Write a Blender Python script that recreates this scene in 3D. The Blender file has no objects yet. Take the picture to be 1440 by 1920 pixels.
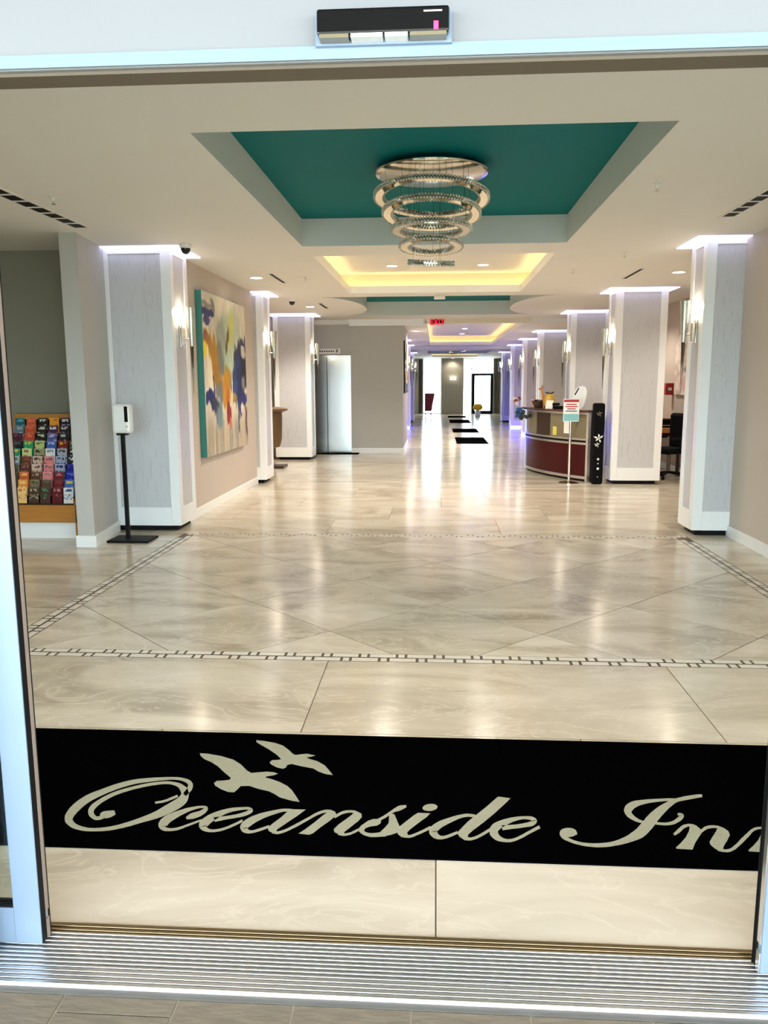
import bpy, bmesh, math, random
from mathutils import Vector, Matrix, noise
random.seed(7)
SC = bpy.context.scene
COL = SC.collection
PI = math.pi
# ------------------------------------------------------------------ camera
cam_d = bpy.data.cameras.new('camera'); cam = bpy.data.objects.new('camera', cam_d); COL.objects.link(cam)
YAW, PITCH, ROLL = math.radians(-3.74), math.radians(-9.1455), math.radians(-0.2505)
fw = Vector((math.sin(YAW)*math.cos(PITCH), math.cos(YAW)*math.cos(PITCH), math.sin(PITCH)))
rt = Vector((math.cos(YAW), -math.sin(YAW), 0)); up = rt.cross(fw)
rt2 = rt*math.cos(ROLL)+up*math.sin(ROLL); up2 = up*math.cos(ROLL)-rt*math.sin(ROLL)
cam.matrix_world = Matrix(((rt2.x, up2.x, -fw.x, 0), (rt2.y, up2.y, -fw.y, 0), (rt2.z, up2.z, -fw.z, 1.6), (0, 0, 0, 1)))
cam_d.sensor_fit = 'VERTICAL'; cam_d.sensor_height = 24.0; cam_d.lens = 1506.6/1920*24.0
cam_d.clip_start = 0.05; cam_d.clip_end = 300
SC.camera = cam
# ------------------------------------------------------------------ sky and exposure
wld = bpy.data.worlds.new('overcast_sky'); SC.world = wld; wld.use_nodes = True
bg = wld.node_tree.nodes['Background']; bg.inputs['Color'].default_value = (0.76, 0.89, 1.0, 1); bg.inputs['Strength'].default_value = 6.2
SC.view_settings.view_transform = 'Standard'; SC.view_settings.look = 'None'
SC.view_settings.exposure = 1.06; SC.view_settings.gamma = 1.0; SC.view_settings.use_curve_mapping = False
SC.cycles.max_bounces = 7; SC.cycles.diffuse_bounces = 4; SC.cycles.glossy_bounces = 3; SC.cycles.transmission_bounces = 4; SC.cycles.transparent_max_bounces = 6
SC.cycles.caustics_reflective = False; SC.cycles.caustics_refractive = False
DOWN_W = 31.0       # one recessed downlight
WARM = (1.0, 0.91, 0.80)
# ------------------------------------------------------------------ materials
def lin(r, g, b):
    f = lambda c: (c/255/12.92) if c/255 <= 0.04045 else ((c/255+0.055)/1.055)**2.4
    return (f(r), f(g), f(b), 1.0)
def new_mat(name):
    m = bpy.data.materials.new(name); m.use_nodes = True
    return m, m.node_tree.nodes, m.node_tree.links, m.node_tree.nodes['Principled BSDF']
def mat(name, rgb, rough=0.5, metal=0.0, emit=None, es=0.0, var=0.06, scale=6.0, bump=0.0, trans=0.0, coat=0.0, spec=0.5, stretch=(1, 1, 1)):
    m, N, L, p = new_mat(name)
    c = lin(*rgb)
    p.inputs['Roughness'].default_value = rough; p.inputs['Metallic'].default_value = metal
    p.inputs['Specular IOR Level'].default_value = spec
    p.inputs['Transmission Weight'].default_value = trans; p.inputs['Coat Weight'].default_value = coat
    tc = N.new('ShaderNodeTexCoord'); mp = N.new('ShaderNodeMapping'); mp.inputs['Scale'].default_value = stretch
    nz = N.new('ShaderNodeTexNoise'); nz.inputs['Scale'].default_value = scale; nz.inputs['Detail'].default_value = 4
    L.new(tc.outputs['Object'], mp.inputs['Vector']); L.new(mp.outputs['Vector'], nz.inputs['Vector'])
    mr = N.new('ShaderNodeMapRange'); mr.inputs['To Min'].default_value = 1-var; mr.inputs['To Max'].default_value = 1+var
    L.new(nz.outputs['Fac'], mr.inputs['Value'])
    mx = N.new('ShaderNodeVectorMath'); mx.operation = 'SCALE'; mx.inputs[0].default_value = c[:3]
    L.new(mr.outputs['Result'], mx.inputs['Scale']); L.new(mx.outputs['Vector'], p.inputs['Base Color'])
    if bump:
        b = N.new('ShaderNodeBump'); b.inputs['Strength'].default_value = bump; b.inputs['Distance'].default_value = 0.01
        L.new(nz.outputs['Fac'], b.inputs['Height']); L.new(b.outputs['Normal'], p.inputs['Normal'])
    if emit:
        p.inputs['Emission Color'].default_value = (*emit, 1); p.inputs['Emission Strength'].default_value = es
    return m
def glass_mat(name, tint=(0.9, 0.97, 0.97), opac=0.12, rough=0.02):
    m, N, L, p = new_mat(name); out = N['Material Output']; N.remove(p)
    t = N.new('ShaderNodeBsdfTransparent'); t.inputs['Color'].default_value = (*tint, 1)
    g = N.new('ShaderNodeBsdfGlossy'); g.inputs['Roughness'].default_value = rough
    mx = N.new('ShaderNodeMixShader'); lw = N.new('ShaderNodeLayerWeight'); lw.inputs['Blend'].default_value = 0.2
    a = N.new('ShaderNodeMath'); a.operation = 'MULTIPLY_ADD'; a.inputs[1].default_value = 0.5; a.inputs[2].default_value = opac*0.4
    L.new(lw.outputs['Fresnel'], a.inputs[0]); L.new(a.outputs[0], mx.inputs['Fac'])
    L.new(t.outputs[0], mx.inputs[1]); L.new(g.outputs[0], mx.inputs[2]); L.new(mx.outputs[0], out.inputs['Surface'])
    return m
def marble_mat(name, c_dark, c_mid, c_light, rough, stretch, seedscale=40.0, rot=0.0):
    m, N, L, p = new_mat(name)
    tc = N.new('ShaderNodeTexCoord'); oi = N.new('ShaderNodeObjectInfo')
    off = N.new('ShaderNodeVectorMath'); off.operation = 'SCALE'; off.inputs[0].default_value = (seedscale, seedscale*1.7, 3.0)
    L.new(oi.outputs['Random'], off.inputs['Scale'])
    ad = N.new('ShaderNodeVectorMath'); ad.operation = 'ADD'
    mp = N.new('ShaderNodeMapping'); mp.inputs['Scale'].default_value = stretch; mp.inputs['Rotation'].default_value = (0, 0, rot)
    L.new(tc.outputs['Object'], mp.inputs['Vector']); L.new(mp.outputs['Vector'], ad.inputs[0]); L.new(off.outputs['Vector'], ad.inputs[1])
    n1 = N.new('ShaderNodeTexNoise'); n1.inputs['Scale'].default_value = 0.9; n1.inputs['Detail'].default_value = 6; n1.inputs['Roughness'].default_value = 0.55; n1.inputs['Distortion'].default_value = 1.2
    n2 = N.new('ShaderNodeTexNoise'); n2.inputs['Scale'].default_value = 1.6; n2.inputs['Detail'].default_value = 8; n2.inputs['Roughness'].default_value = 0.6; n2.inputs['Distortion'].default_value = 2.2
    L.new(ad.outputs['Vector'], n1.inputs['Vector']); L.new(ad.outputs['Vector'], n2.inputs['Vector'])
    r1 = N.new('ShaderNodeValToRGB'); e = r1.color_ramp.elements
    e[0].position = 0.30; e[0].color = lin(*c_dark); e[1].position = 0.72; e[1].color = lin(*c_light)
    k = r1.color_ramp.elements.new(0.5); k.color = lin(*c_mid)
    L.new(n1.outputs['Fac'], r1.inputs['Fac'])
    # thin veins where the second noise crosses its middle
    s = N.new('ShaderNodeMath'); s.operation = 'SUBTRACT'; s.inputs[1].default_value = 0.5; L.new(n2.outputs['Fac'], s.inputs[0])
    ab = N.new('ShaderNodeMath'); ab.operation = 'ABSOLUTE'; L.new(s.outputs[0], ab.inputs[0])
    mr = N.new('ShaderNodeMapRange'); mr.inputs['From Min'].default_value = 0.0; mr.inputs['From Max'].default_value = 0.03; mr.inputs['To Min'].default_value = 0.42; mr.inputs['To Max'].default_value = 0.0
    L.new(ab.outputs[0], mr.inputs['Value'])
    mx = N.new('ShaderNodeMix'); mx.data_type = 'RGBA'; mx.inputs['B'].default_value = lin(*c_light)
    L.new(mr.outputs['Result'], mx.inputs['Factor']); L.new(r1.outputs['Color'], mx.inputs['A'])
    L.new(mx.outputs['Result'], p.inputs['Base Color'])
    rr = N.new('ShaderNodeMapRange'); rr.inputs['To Min'].default_value = rough*0.8; rr.inputs['To Max'].default_value = rough*1.25
    L.new(n2.outputs['Fac'], rr.inputs['Value']); L.new(rr.outputs['Result'], p.inputs['Roughness'])
    p.inputs['Specular IOR Level'].default_value = 0.75
    b = N.new('ShaderNodeBump'); b.inputs['Strength'].default_value = 0.04; b.inputs['Distance'].default_value = 0.01
    L.new(n2.outputs['Fac'], b.inputs['Height']); L.new(b.outputs['Normal'], p.inputs['Normal'])
    return m
def crackle_mat(name):
    m, N, L, p = new_mat(name); p.inputs['Roughness'].default_value = 0.42
    tc = N.new('ShaderNodeTexCoord'); mp = N.new('ShaderNodeMapping'); mp.inputs['Scale'].default_value = (1, 1, 0.09)
    L.new(tc.outputs['Object'], mp.inputs['Vector'])
    n = N.new('ShaderNodeTexNoise'); n.inputs['Scale'].default_value = 60; n.inputs['Detail'].default_value = 5; n.inputs['Distortion'].default_value = 1.2
    L.new(mp.outputs['Vector'], n.inputs['Vector'])
    r = N.new('ShaderNodeValToRGB'); e = r.color_ramp.elements
    e[0].position = 0.36; e[0].color = lin(194, 192, 192); e[1].position = 0.44; e[1].color = lin(206, 204, 204)
    L.new(n.outputs['Fac'], r.inputs['Fac']); L.new(r.outputs['Color'], p.inputs['Base Color'])
    b = N.new('ShaderNodeBump'); b.inputs['Strength'].default_value = 0.35; b.inputs['Distance'].default_value = 0.004
    L.new(r.outputs['Color'], b.inputs['Height']); L.new(b.outputs['Normal'], p.inputs['Normal'])
    return m
def print_mat(name, rough=0.5):
    m, N, L, p = new_mat(name); p.inputs['Roughness'].default_value = rough
    a = N.new('ShaderNodeVertexColor'); a.layer_name = 'Col'; L.new(a.outputs['Color'], p.inputs['Base Color'])
    return m
M = {}
M['tile'] = marble_mat('beige_marble_tile', (172, 159, 139), (205, 193, 172), (228, 218, 199), 0.16, (0.9, 2.0, 1))
M['tile_diag'] = marble_mat('beige_marble_diagonal', (170, 157, 137), (212, 200, 179), (238, 229, 212), 0.16, (1.0, 1.8, 1), rot=0.5)
M['grout'] = mat('tile_grout', (96, 84, 66), 0.8)
M['mosaic'] = mat('mosaic_stone', (230, 221, 204), 0.22, var=0.12, scale=12)
M['mosaic_dark'] = mat('mosaic_bed', (84, 73, 55), 0.5)
M['paver'] = mat('outdoor_paver', (120, 109, 92), 0.75, var=0.25, scale=14, bump=0.3, stretch=(1, 3, 1))
M['paver_grout'] = mat('paver_grout', (192, 184, 166), 0.9)
M['alu'] = mat('brushed_aluminium', (226, 226, 225), 0.32, 1.0, var=0.04, scale=20, stretch=(0.1, 8, 8))
M['bronze'] = mat('bronze_strip', (150, 132, 102), 0.35, 1.0)
M['frame'] = mat('pale_anodised_frame', (138, 155, 172), 0.35, 0.25, var=0.02)
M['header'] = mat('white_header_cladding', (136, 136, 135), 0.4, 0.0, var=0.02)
M['black'] = mat('black_rubber', (6, 6, 7), 0.6, spec=0.2)
M['blackgloss'] = mat('black_plastic', (12, 13, 14), 0.08, spec=0.6)
M['taupe'] = mat('taupe_seal', (140, 122, 108), 0.6)
M['white'] = mat('white_trim_paint', (246, 246, 243), 0.35, var=0.02)
M['ceil'] = mat('cream_ceiling_paint', (240, 237, 231), 0.7, var=0.02, scale=2)
M['coffer'] = mat('pale_coffer_side', (224, 226, 220), 0.6, var=0.02)
M['teal'] = mat('teal_ceiling_paint', (16, 118, 122), 0.55, spec=0.05, var=0.05, scale=2)
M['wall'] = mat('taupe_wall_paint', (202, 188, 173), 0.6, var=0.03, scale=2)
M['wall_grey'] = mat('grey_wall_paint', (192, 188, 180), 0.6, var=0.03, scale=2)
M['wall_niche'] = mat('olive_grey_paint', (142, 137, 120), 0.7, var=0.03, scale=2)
M['crackle'] = crackle_mat('crackled_wallpaper')
M['collar'] = mat('cool_light_diffuser', (240, 240, 255), 0.5, emit=(0.62, 0.62, 1.0), es=1.15)
M['blue'] = mat('blue_led_strip', (20, 20, 255), 0.4, emit=(0.02, 0.03, 1.0), es=60.0)
M['cove'] = mat('warm_cove_led', (255, 230, 150), 0.5, emit=(1.0, 0.80, 0.40), es=4.2)
M['tray'] = mat('cream_tray_paint', (232, 222, 196), 0.6, var=0.02)
M['lamp'] = mat('downlight_glass', (255, 245, 225), 0.4, emit=(1.0, 0.93, 0.80), es=12.0)
M['chrome'] = mat('polished_chrome', (214, 206, 190), 0.10, 1.0, var=0.05)
M['chrome_dark'] = mat('dark_chrome', (110, 102, 90), 0.2, 1.0)
M['crystal'] = mat('cut_crystal', (244, 240, 226), 0.05, 0.6, var=0.3, scale=30)
M['frost'] = mat('frosted_sconce_glass', (196, 196, 182), 0.2, 0.6, trans=0.0)
M['bulb'] = mat('warm_bulb', (255, 240, 210), 0.4, emit=(1.0, 0.88, 0.66), es=7.0)
M['print'] = print_mat('printed_paper', 0.4)
M['canvas'] = print_mat('painted_canvas', 0.6)
M['canvas_edge'] = mat('teal_canvas_edge', (52, 128, 120), 0.6)
M['oak'] = mat('honey_oak', (186, 124, 52), 0.45, var=0.22, scale=7, stretch=(0.6, 6, 6))
M['steel'] = mat('elevator_steel', (206, 208, 206), 0.20, 1.0, var=0.08, scale=2.5, bump=0.06)
M['cherry'] = mat('cherry_veneer', (66, 2, 7), 0.3, spec=0.25, var=0.18, scale=5, stretch=(1, 1, 4))
M['counter'] = mat('dark_brown_worktop', (84, 52, 44), 0.25)
M['smoke'] = mat('smoked_acrylic', (128, 118, 92), 0.12, trans=0.0, var=0.15, scale=3)
M['darkwood'] = mat('dark_wood', (58, 38, 28), 0.4)
M['urn'] = mat('bronze_urn', (118, 92, 64), 0.4, 0.3)
M['red'] = mat('red_plastic', (170, 24, 28), 0.4)
M['maroon'] = mat('maroon_upholstery', (128, 46, 58), 0.7)
M['yellow'] = mat('yellow_petals', (246, 206, 20), 0.6)
M['white_plastic'] = mat('white_plastic', (238, 236, 230), 0.3, var=0.02)
M['paper'] = mat('white_paper', (238, 236, 228), 0.6)
M['yellow_paper'] = mat('yellow_paper', (222, 208, 96), 0.6)
M['fabric'] = mat('black_fabric', (7, 7, 9), 0.85, spec=0.15)
M['tan'] = mat('tan_ceramic', (196, 132, 70), 0.4)
M['gold'] = mat('golden_glaze', (206, 164, 62), 0.35)
M['leafblue'] = mat('blue_petals', (34, 92, 152), 0.6)
M['leafdark'] = mat('dark_leaves', (26, 40, 34), 0.6)
M['petalwhite'] = mat('white_petals', (236, 226, 222), 0.6)
M['exit'] = mat('exit_red', (214, 0, 30), 0.4, emit=(1.0, 0.0, 0.05), es=0.25)
M['exit_face'] = mat('exit_pink_face', (250, 214, 220), 0.5)
M['led'] = mat('red_led', (235, 20, 60), 0.4, emit=(1.0, 0.03, 0.10), es=3.0)
M['glass'] = glass_mat('clear_glass')
M['glass_far'] = glass_mat('window_glass', (0.97, 1.0, 1.0), 0.05)
M['canopy'] = mat('shade_canopy_brown', (84, 74, 64), 0.7)  # kept dark so the added canopy bounces little light onto the header
M['soffit'] = mat('brown_soffit_strip', (92, 80, 62), 0.6)
M['concrete'] = mat('pale_concrete', (232, 230, 224), 0.8)
M['mat_pile'] = mat('black_mat_pile', (3, 3, 4), 0.95, var=0.4, scale=220, bump=0.3, spec=0.0)
M['mat_print'] = mat('cream_mat_lettering', (160, 158, 136), 0.95, var=0.16, scale=120, bump=0.4, spec=0.1)
M['mat_far'] = mat('black_runner', (8, 9, 9), 0.9, spec=0.0)
for k in ('lamp', 'bulb', 'led', 'exit'): M[k].cycles.emission_sampling = 'NONE'
# ------------------------------------------------------------------ mesh helpers
class MB:
    def __init__(s): s.v = []; s.f = []; s.m = []
    def add(s, vs, fs, m=0):
        o = len(s.v); s.v += [tuple(v) for v in vs]
        for f in fs: s.f.append([i+o for i in f]); s.m.append(m)
        return s
    def box(s, x0, x1, y0, y1, z0, z1, m=0):
        return s.add([(x0, y0, z0), (x1, y0, z0), (x1, y1, z0), (x0, y1, z0), (x0, y0, z1), (x1, y0, z1), (x1, y1, z1), (x0, y1, z1)],
                     [(3, 2, 1, 0), (4, 5, 6, 7), (0, 1, 5, 4), (1, 2, 6, 5), (2, 3, 7, 6), (3, 0, 4, 7)], m)
    def prism(s, poly, z0, z1, m=0):
        n = len(poly)
        a = sum(poly[i][0]*poly[(i+1) % n][1]-poly[(i+1) % n][0]*poly[i][1] for i in range(n))
        if a < 0: poly = poly[::-1]
        return s.add([(x, y, z0) for x, y in poly]+[(x, y, z1) for x, y in poly],
                     [tuple(range(n))[::-1], tuple(range(n, 2*n))]+[(i, (i+1) % n, n+(i+1) % n, n+i) for i in range(n)], m)
    def lathe(s, prof, c=(0, 0, 0), n=20, m=0):
        k = len(prof); vs = []
        for r, z in prof:
            for i in range(n):
                a = 2*PI*i/n; vs.append((c[0]+r*math.cos(a), c[1]+r*math.sin(a), c[2]+z))
        fs = [(j*n+i, j*n+(i+1) % n, (j+1)*n+(i+1) % n, (j+1)*n+i) for j in range(k-1) for i in range(n)]
        fs += [tuple(range(n))[::-1], tuple((k-1)*n+i for i in range(n))]
        return s.add(vs, fs, m)
    def tube(s, p0, p1, r0, r1=None, n=10, m=0):
        r1 = r0 if r1 is None else r1
        p0 = Vector(p0); p1 = Vector(p1); d = (p1-p0).normalized()
        a = d.orthogonal().normalized(); b = d.cross(a); vs = []
        for p, r in ((p0, r0), (p1, r1)):
            for i in range(n):
                t = 2*PI*i/n; vs.append(p+(a*math.cos(t)+b*math.sin(t))*r)
        return s.add(vs, [(i, (i+1) % n, n+(i+1) % n, n+i) for i in range(n)]+[tuple(range(n))[::-1], tuple(range(n, 2*n))], m)
    def ball(s, c, r, n=10, k=6, m=0):
        rx, ry, rz = r if isinstance(r, tuple) else (r, r, r)
        vs = []
        for j in range(k+1):
            t = PI*(j+0.02 if j == 0 else (j-0.02 if j == k else j))/k
            for i in range(n):
                a = 2*PI*i/n; vs.append((c[0]+rx*math.sin(t)*math.cos(a), c[1]+ry*math.sin(t)*math.sin(a), c[2]-rz*math.cos(t)))
        fs = [(j*n+i, j*n+(i+1) % n, (j+1)*n+(i+1) % n, (j+1)*n+i) for j in range(k) for i in range(n)]
        fs += [tuple(range(n))[::-1], tuple(k*n+i for i in range(n))]
        return s.add(vs, fs, m)
    def arc(s, c, r0, r1, a0, a1, z0, z1, n=18, m=0):
        vs = []
        for i in range(n+1):
            a = a0+(a1-a0)*i/n; ca, sa = math.cos(a), math.sin(a)
            vs += [(c[0]+r0*ca, c[1]+r0*sa, z0), (c[0]+r1*ca, c[1]+r1*sa, z0), (c[0]+r1*ca, c[1]+r1*sa, z1), (c[0]+r0*ca, c[1]+r0*sa, z1)]
        fs = []
        for i in range(n):
            b = 4*i
            for k in range(4): fs.append((b+k, b+(k+1) % 4, b+4+(k+1) % 4, b+4+k))
        fs += [(3, 2, 1, 0), (4*n, 4*n+1, 4*n+2, 4*n+3)]
        return s.add(vs, fs, m)
    def oct(s, c, r, h, m=0):
        x, y, z = c
        return s.add([(x+r, y, z), (x, y+r, z), (x-r, y, z), (x, y-r, z), (x, y, z+h), (x, y, z-h)],
                     [(0, 1, 4), (1, 2, 4), (2, 3, 4), (3, 0, 4), (1, 0, 5), (2, 1, 5), (3, 2, 5), (0, 3, 5)], m)
    def mesh(s, name, mats):
        me = bpy.data.meshes.new(name); me.from_pydata(s.v, [], s.f); me.validate()
        bm = bmesh.new(); bm.from_mesh(me); bmesh.ops.recalc_face_normals(bm, faces=bm.faces); bm.to_mesh(me); bm.free()
        for k in (mats if isinstance(mats, (list, tuple)) else [mats]): me.materials.append(M[k] if isinstance(k, str) else k)
        if len(me.polygons) == len(s.m):
            for p, i in zip(me.polygons, s.m): p.material_index = i
        return me
    def build(s, name, mats, parent=None, loc=(0, 0, 0), smooth=False, bevel=0.0):
        return link(name, s.mesh(name, mats), parent, loc, smooth, bevel)
def link(name, me, parent=None, loc=(0, 0, 0), smooth=False, bevel=0.0):
    o = bpy.data.objects.new(name, me); COL.objects.link(o); o.location = loc
    if parent: o.parent = parent
    if smooth:
        for p in me.polygons: p.use_smooth = True
        try: me.set_sharp_from_angle(angle=math.radians(40))
        except Exception: pass
    if bevel:
        b = o.modifiers.new('bevel', 'BEVEL'); b.width = bevel; b.segments = 2; b.limit_method = 'ANGLE'
    return o
def tag(o, label, cat, group=None, kind=None):
    o['label'] = label; o['category'] = cat
    if group: o['group'] = group
    if kind: o['kind'] = kind
    return o
def thing(name, label, cat, loc=(0, 0, 0), rz=0.0, group=None):
    o = bpy.data.objects.new(name, None); COL.objects.link(o); o.location = loc; o.rotation_euler = (0, 0, rz); o.empty_display_size = 0.1
    return tag(o, label, cat, group)
def struct(o, label=None):
    o['kind'] = 'structure'
    if label: o['label'] = label
    return o
def lightobj(kind, name, parent, loc, energy, color, size=0.1, spot=None, rot=(0, 0, 0)):
    d = bpy.data.lights.new(name, kind); d.energy = energy; d.color = color
    if kind == 'AREA': d.shape = 'DISK'; d.size = size
    else: d.shadow_soft_size = size
    if kind == 'SPOT': d.spot_size = spot; d.spot_blend = 0.6
    o = bpy.data.objects.new(name, d); COL.objects.link(o); o.location = loc; o.rotation_euler = rot; o.parent = parent
    return o
def text_mesh(body, size, depth=0.0, bold=0.0):
    cu = bpy.data.curves.new('txt', 'FONT'); cu.body = body; cu.size = size; cu.extrude = depth; cu.offset = bold; cu.align_x = 'CENTER'; cu.align_y = 'CENTER'
    o = bpy.data.objects.new('txt', cu); COL.objects.link(o)
    dg = bpy.context.evaluated_depsgraph_get(); me = bpy.data.meshes.new_from_object(o.evaluated_get(dg))
    bpy.data.objects.remove(o); bpy.data.curves.remove(cu)
    return me
def text_part(name, body, size, m, parent, loc, rot=(PI/2, 0, 0), bold=0.0):
    me = text_mesh(body, size, 0.0008, bold); me.materials.clear(); me.materials.append(M[m])
    o = link(name, me, parent, loc); o.rotation_euler = rot
    return o
def painted(name, w, h, nx, ny, fn, matkey, parent, loc, rot=(0, 0, 0)):
    """flat painted sheet in its local XZ plane, colour per corner from fn(u, v)"""
    vs = [(w*i/nx, 0, h*j/ny) for j in range(ny+1) for i in range(nx+1)]
    fs = [(j*(nx+1)+i, j*(nx+1)+i+1, (j+1)*(nx+1)+i+1, (j+1)*(nx+1)+i) for j in range(ny) for i in range(nx)]
    me = bpy.data.meshes.new(name); me.from_pydata(vs, [], fs)
    at = me.color_attributes.new('Col', 'FLOAT_COLOR', 'POINT')
    for j in range(ny+1):
        for i in range(nx+1): at.data[j*(nx+1)+i].color = lin(*fn(i/nx, j/ny))
    me.materials.append(M[matkey])
    o = link(name, me, parent, loc); o.rotation_euler = rot
    return o
# ================================================================== THE SETTING
ZC, ZF, ZD = 3.0, 2.9, 2.8         # ceiling heights: lobby, corridor, far end
TL = 1.93; TD = 0.965
fl = struct(MB().box(-6.3, 4.5, 2.1, 41.9, -0.12, -0.0014).build('floor', 'grout'), 'polished beige marble tile floor of the lobby')
tile_cache = {}
def rect_tile(x0, x1, y0, y1, key='tile'):
    g = 0.0024
    w, d = round(x1-x0-2*g, 4), round(y1-y0-2*g, 4)
    k = (w, d, key)
    if k not in tile_cache:
        b = 0.0008; mb = MB()
        mb.add([(-w/2, -d/2, -0.004), (w/2, -d/2, -0.004), (w/2, d/2, -0.004), (-w/2, d/2, -0.004),
                (-w/2, -d/2, -b), (w/2, -d/2, -b), (w/2, d/2, -b), (-w/2, d/2, -b),
                (-w/2+b, -d/2+b, 0), (w/2-b, -d/2+b, 0), (w/2-b, d/2-b, 0), (-w/2+b, d/2-b, 0)],
               [(0, 1, 5, 4), (1, 2, 6, 5), (2, 3, 7, 6), (3, 0, 4, 7), (4, 5, 9, 8), (5, 6, 10, 9), (6, 7, 11, 10), (7, 4, 8, 11), (8, 9, 10, 11)])
        tile_cache[k] = mb.mesh('tile', key)
    link('tile', tile_cache[k], fl, ((x0+x1)/2, (y0+y1)/2, 0))
def tile_row(xa, xb, y0, y1, joint, length=TL):
    k = math.floor((xa-joint)/length); x = joint+k*length
    while x < xb-0.01:
        a, b = max(x, xa), min(x+length, xb)
        if b-a > 0.02: rect_tile(a, b, y0, y1)
        x += length
BX0, BX1, BY0, BY1, BW = -2.715, 2.615, 4.46, 8.43, 0.135
tile_row(-6.1, 3.05, 3.485, BY0, -0.62)
tile_row(-6.1, 3.05, 2.515, 3.485, 0.66)
tile_row(-6.1, 3.05, 2.118, 2.515, 0.007)
for i in range(4):
    h = (BY1-BY0)/4
    tile_row(-6.1, BX0, BY0+i*h, BY0+(i+1)*h, -3.3-0.62*i)
    tile_row(BX1, 3.05, BY0+i*h, BY0+(i+1)*h, 2.3)
y = BY1; j = -1.19
for i in range(9):
    tile_row(-3.5, 4.3, y, y+0.945, j, 1.885); y += 0.945; j += 0.632
MB().box(-3.5, 4.3, y+0.0016, 41.8, -0.004, 0).build('tile_field', 'tile', fl)['kind'] = 'stuff'
# diagonal field inside the mosaic border
def clip(poly, x0, x1, y0, y1):
    for ax, lim, sg in ((0, x0, 1), (0, x1, -1), (1, y0, 1), (1, y1, -1)):
        out = []
        for i in range(len(poly)):
            a, b = poly[i], poly[(i+1) % len(poly)]
            da, db = sg*(a[ax]-lim), sg*(b[ax]-lim)
            if da >= 0: out.append(a)
            if da*db < 0:
                t = da/(da-db); out.append((a[0]+(b[0]-a[0])*t, a[1]+(b[1]-a[1])*t))
        poly = out
        if not poly: break
    return poly
ix0, ix1, iy0, iy1 = BX0+BW, BX1-BW, BY0+BW, BY1-BW
P = 1.365; g = 0.0052
for a in range(-4, 6):
    for b in range(-4, 6):
        c0, d0 = 4.34+P*a, 4.34+P*b        # c = x + y, d = y - x
        pts = []
        for c, d in ((c0+g, d0+g), (c0+P-g, d0+g), (c0+P-g, d0+P-g), (c0+g, d0+P-g)): pts.append(((c-d)/2, (c+d)/2))
        q = clip(pts, ix0+0.002, ix1-0.002, iy0+0.002, iy1-0.002)
        if len(q) < 3: continue
        cx = sum(p[0] for p in q)/len(q); cy = sum(p[1] for p in q)/len(q)
        MB().prism([(p[0]-cx, p[1]-cy) for p in q], -0.004, 0).build('tile', 'tile_diag', fl, (cx, cy, 0))
# mosaic border: bed, bars and little squares
bed = MB(); bed.box(BX0+0.002, BX1-0.002, BY0+0.002, BY0+BW-0.002, -0.004, -0.0007).box(BX0+0.002, BX1-0.002, BY1-BW+0.002, BY1-0.002, -0.004, -0.0007)
bed.box(BX0+0.002, BX0+BW-0.002, BY0+BW-0.002, BY1-BW+0.002, -0.004, -0.0007).box(BX1-BW+0.002, BX1-0.002, BY0+BW-0.002, BY1-BW+0.002, -0.004, -0.0007)
bed.build('mosaic_bed', 'mosaic_dark', fl)
PER, BAR, SQ, RW = 0.2215, 0.152, 0.036, 0.050
bar_h = MB().box(-BAR/2, BAR/2, -RW/2, RW/2, -0.002, 0.0004).mesh('mosaic_bar', 'mosaic'); sq_h = MB().box(-SQ/2, SQ/2, -RW/2, RW/2, -0.002, 0.0004).mesh('mosaic_square', 'mosaic')
BARV, SQV = 0.136, 0.036
bar_v = MB().box(-RW/2, RW/2, -BARV/2, BARV/2, -0.002, 0.0004).mesh('mosaic_bar', 'mosaic'); sq_v = MB().box(-RW/2, RW/2, -SQV/2, SQV/2, -0.002, 0.0004).mesh('mosaic_square', 'mosaic')
farmos = MB()
for row, o in ((0.033, 0.0), (BW-0.033, 0.12)):
    s = BX0+0.09-o
    while s < BX1-0.08:
        for ln, dx, hm in ((BAR, 0, bar_h), (SQ, PER/2, sq_h)):
            x = s+dx
            if BX0+ln/2+0.006 < x < BX1-ln/2-0.006:
                link(hm.name.split('.')[0], hm, fl, (x, BY0+row, 0))
                farmos.box(x-ln/2, x+ln/2, BY1-row-RW/2, BY1-row+RW/2, -0.002, 0.0004)
        s += PER
    s = BY0+BW+0.09-o*0.5
    while s < BY1-BW-0.05:
        for ln, dy, bm_ in ((BAR, 0, bar_v), (SQ, PER/2, sq_v)):
            yy = s+dy
            if BY0+BW+ln/2 < yy < BY1-BW-ln/2:
                link(bm_.name.split('.')[0], bm_, fl, (BX0+row, yy, 0)); link(bm_.name.split('.')[0], bm_, fl, (BX1-row, yy, 0))
        s += PER
fm = farmos.build('mosaic_band', 'mosaic', fl); fm['kind'] = 'stuff'
# ------------------------------------------------ outside ground on both ends
gp = struct(MB().box(-14, 14, -12, 1.86, -0.2, -0.014).build('ground', 'paver_grout'), 'grey brown paving outside the entrance')
pv = {}
def paver(x0, x1, y0, y1):
    k = (round(x1-x0, 3), round(y1-y0, 3))
    if k not in pv: pv[k] = MB().box(-k[0]/2+0.003, k[0]/2-0.003, -k[1]/2+0.003, k[1]/2-0.003, -0.014, -0.01).mesh('paver', 'paver')
    link('paver', pv[k], gp, ((x0+x1)/2, (y0+y1)/2, 0))
for i in range(-6, 7):
    x = -0.98+0.308*i
    if i == 0: paver(x, x+0.308, 1.795, 1.855); paver(x, x+0.308, 1.49, 1.795)
    else: paver(x, x+0.308, 1.40+0.07*(i % 3), 1.855)
    paver(x, x+0.308, 0.9+0.07*(i % 3), 1.40+0.07*(i % 3)) if i else paver(x, x+0.308, 0.9, 1.49)
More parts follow.
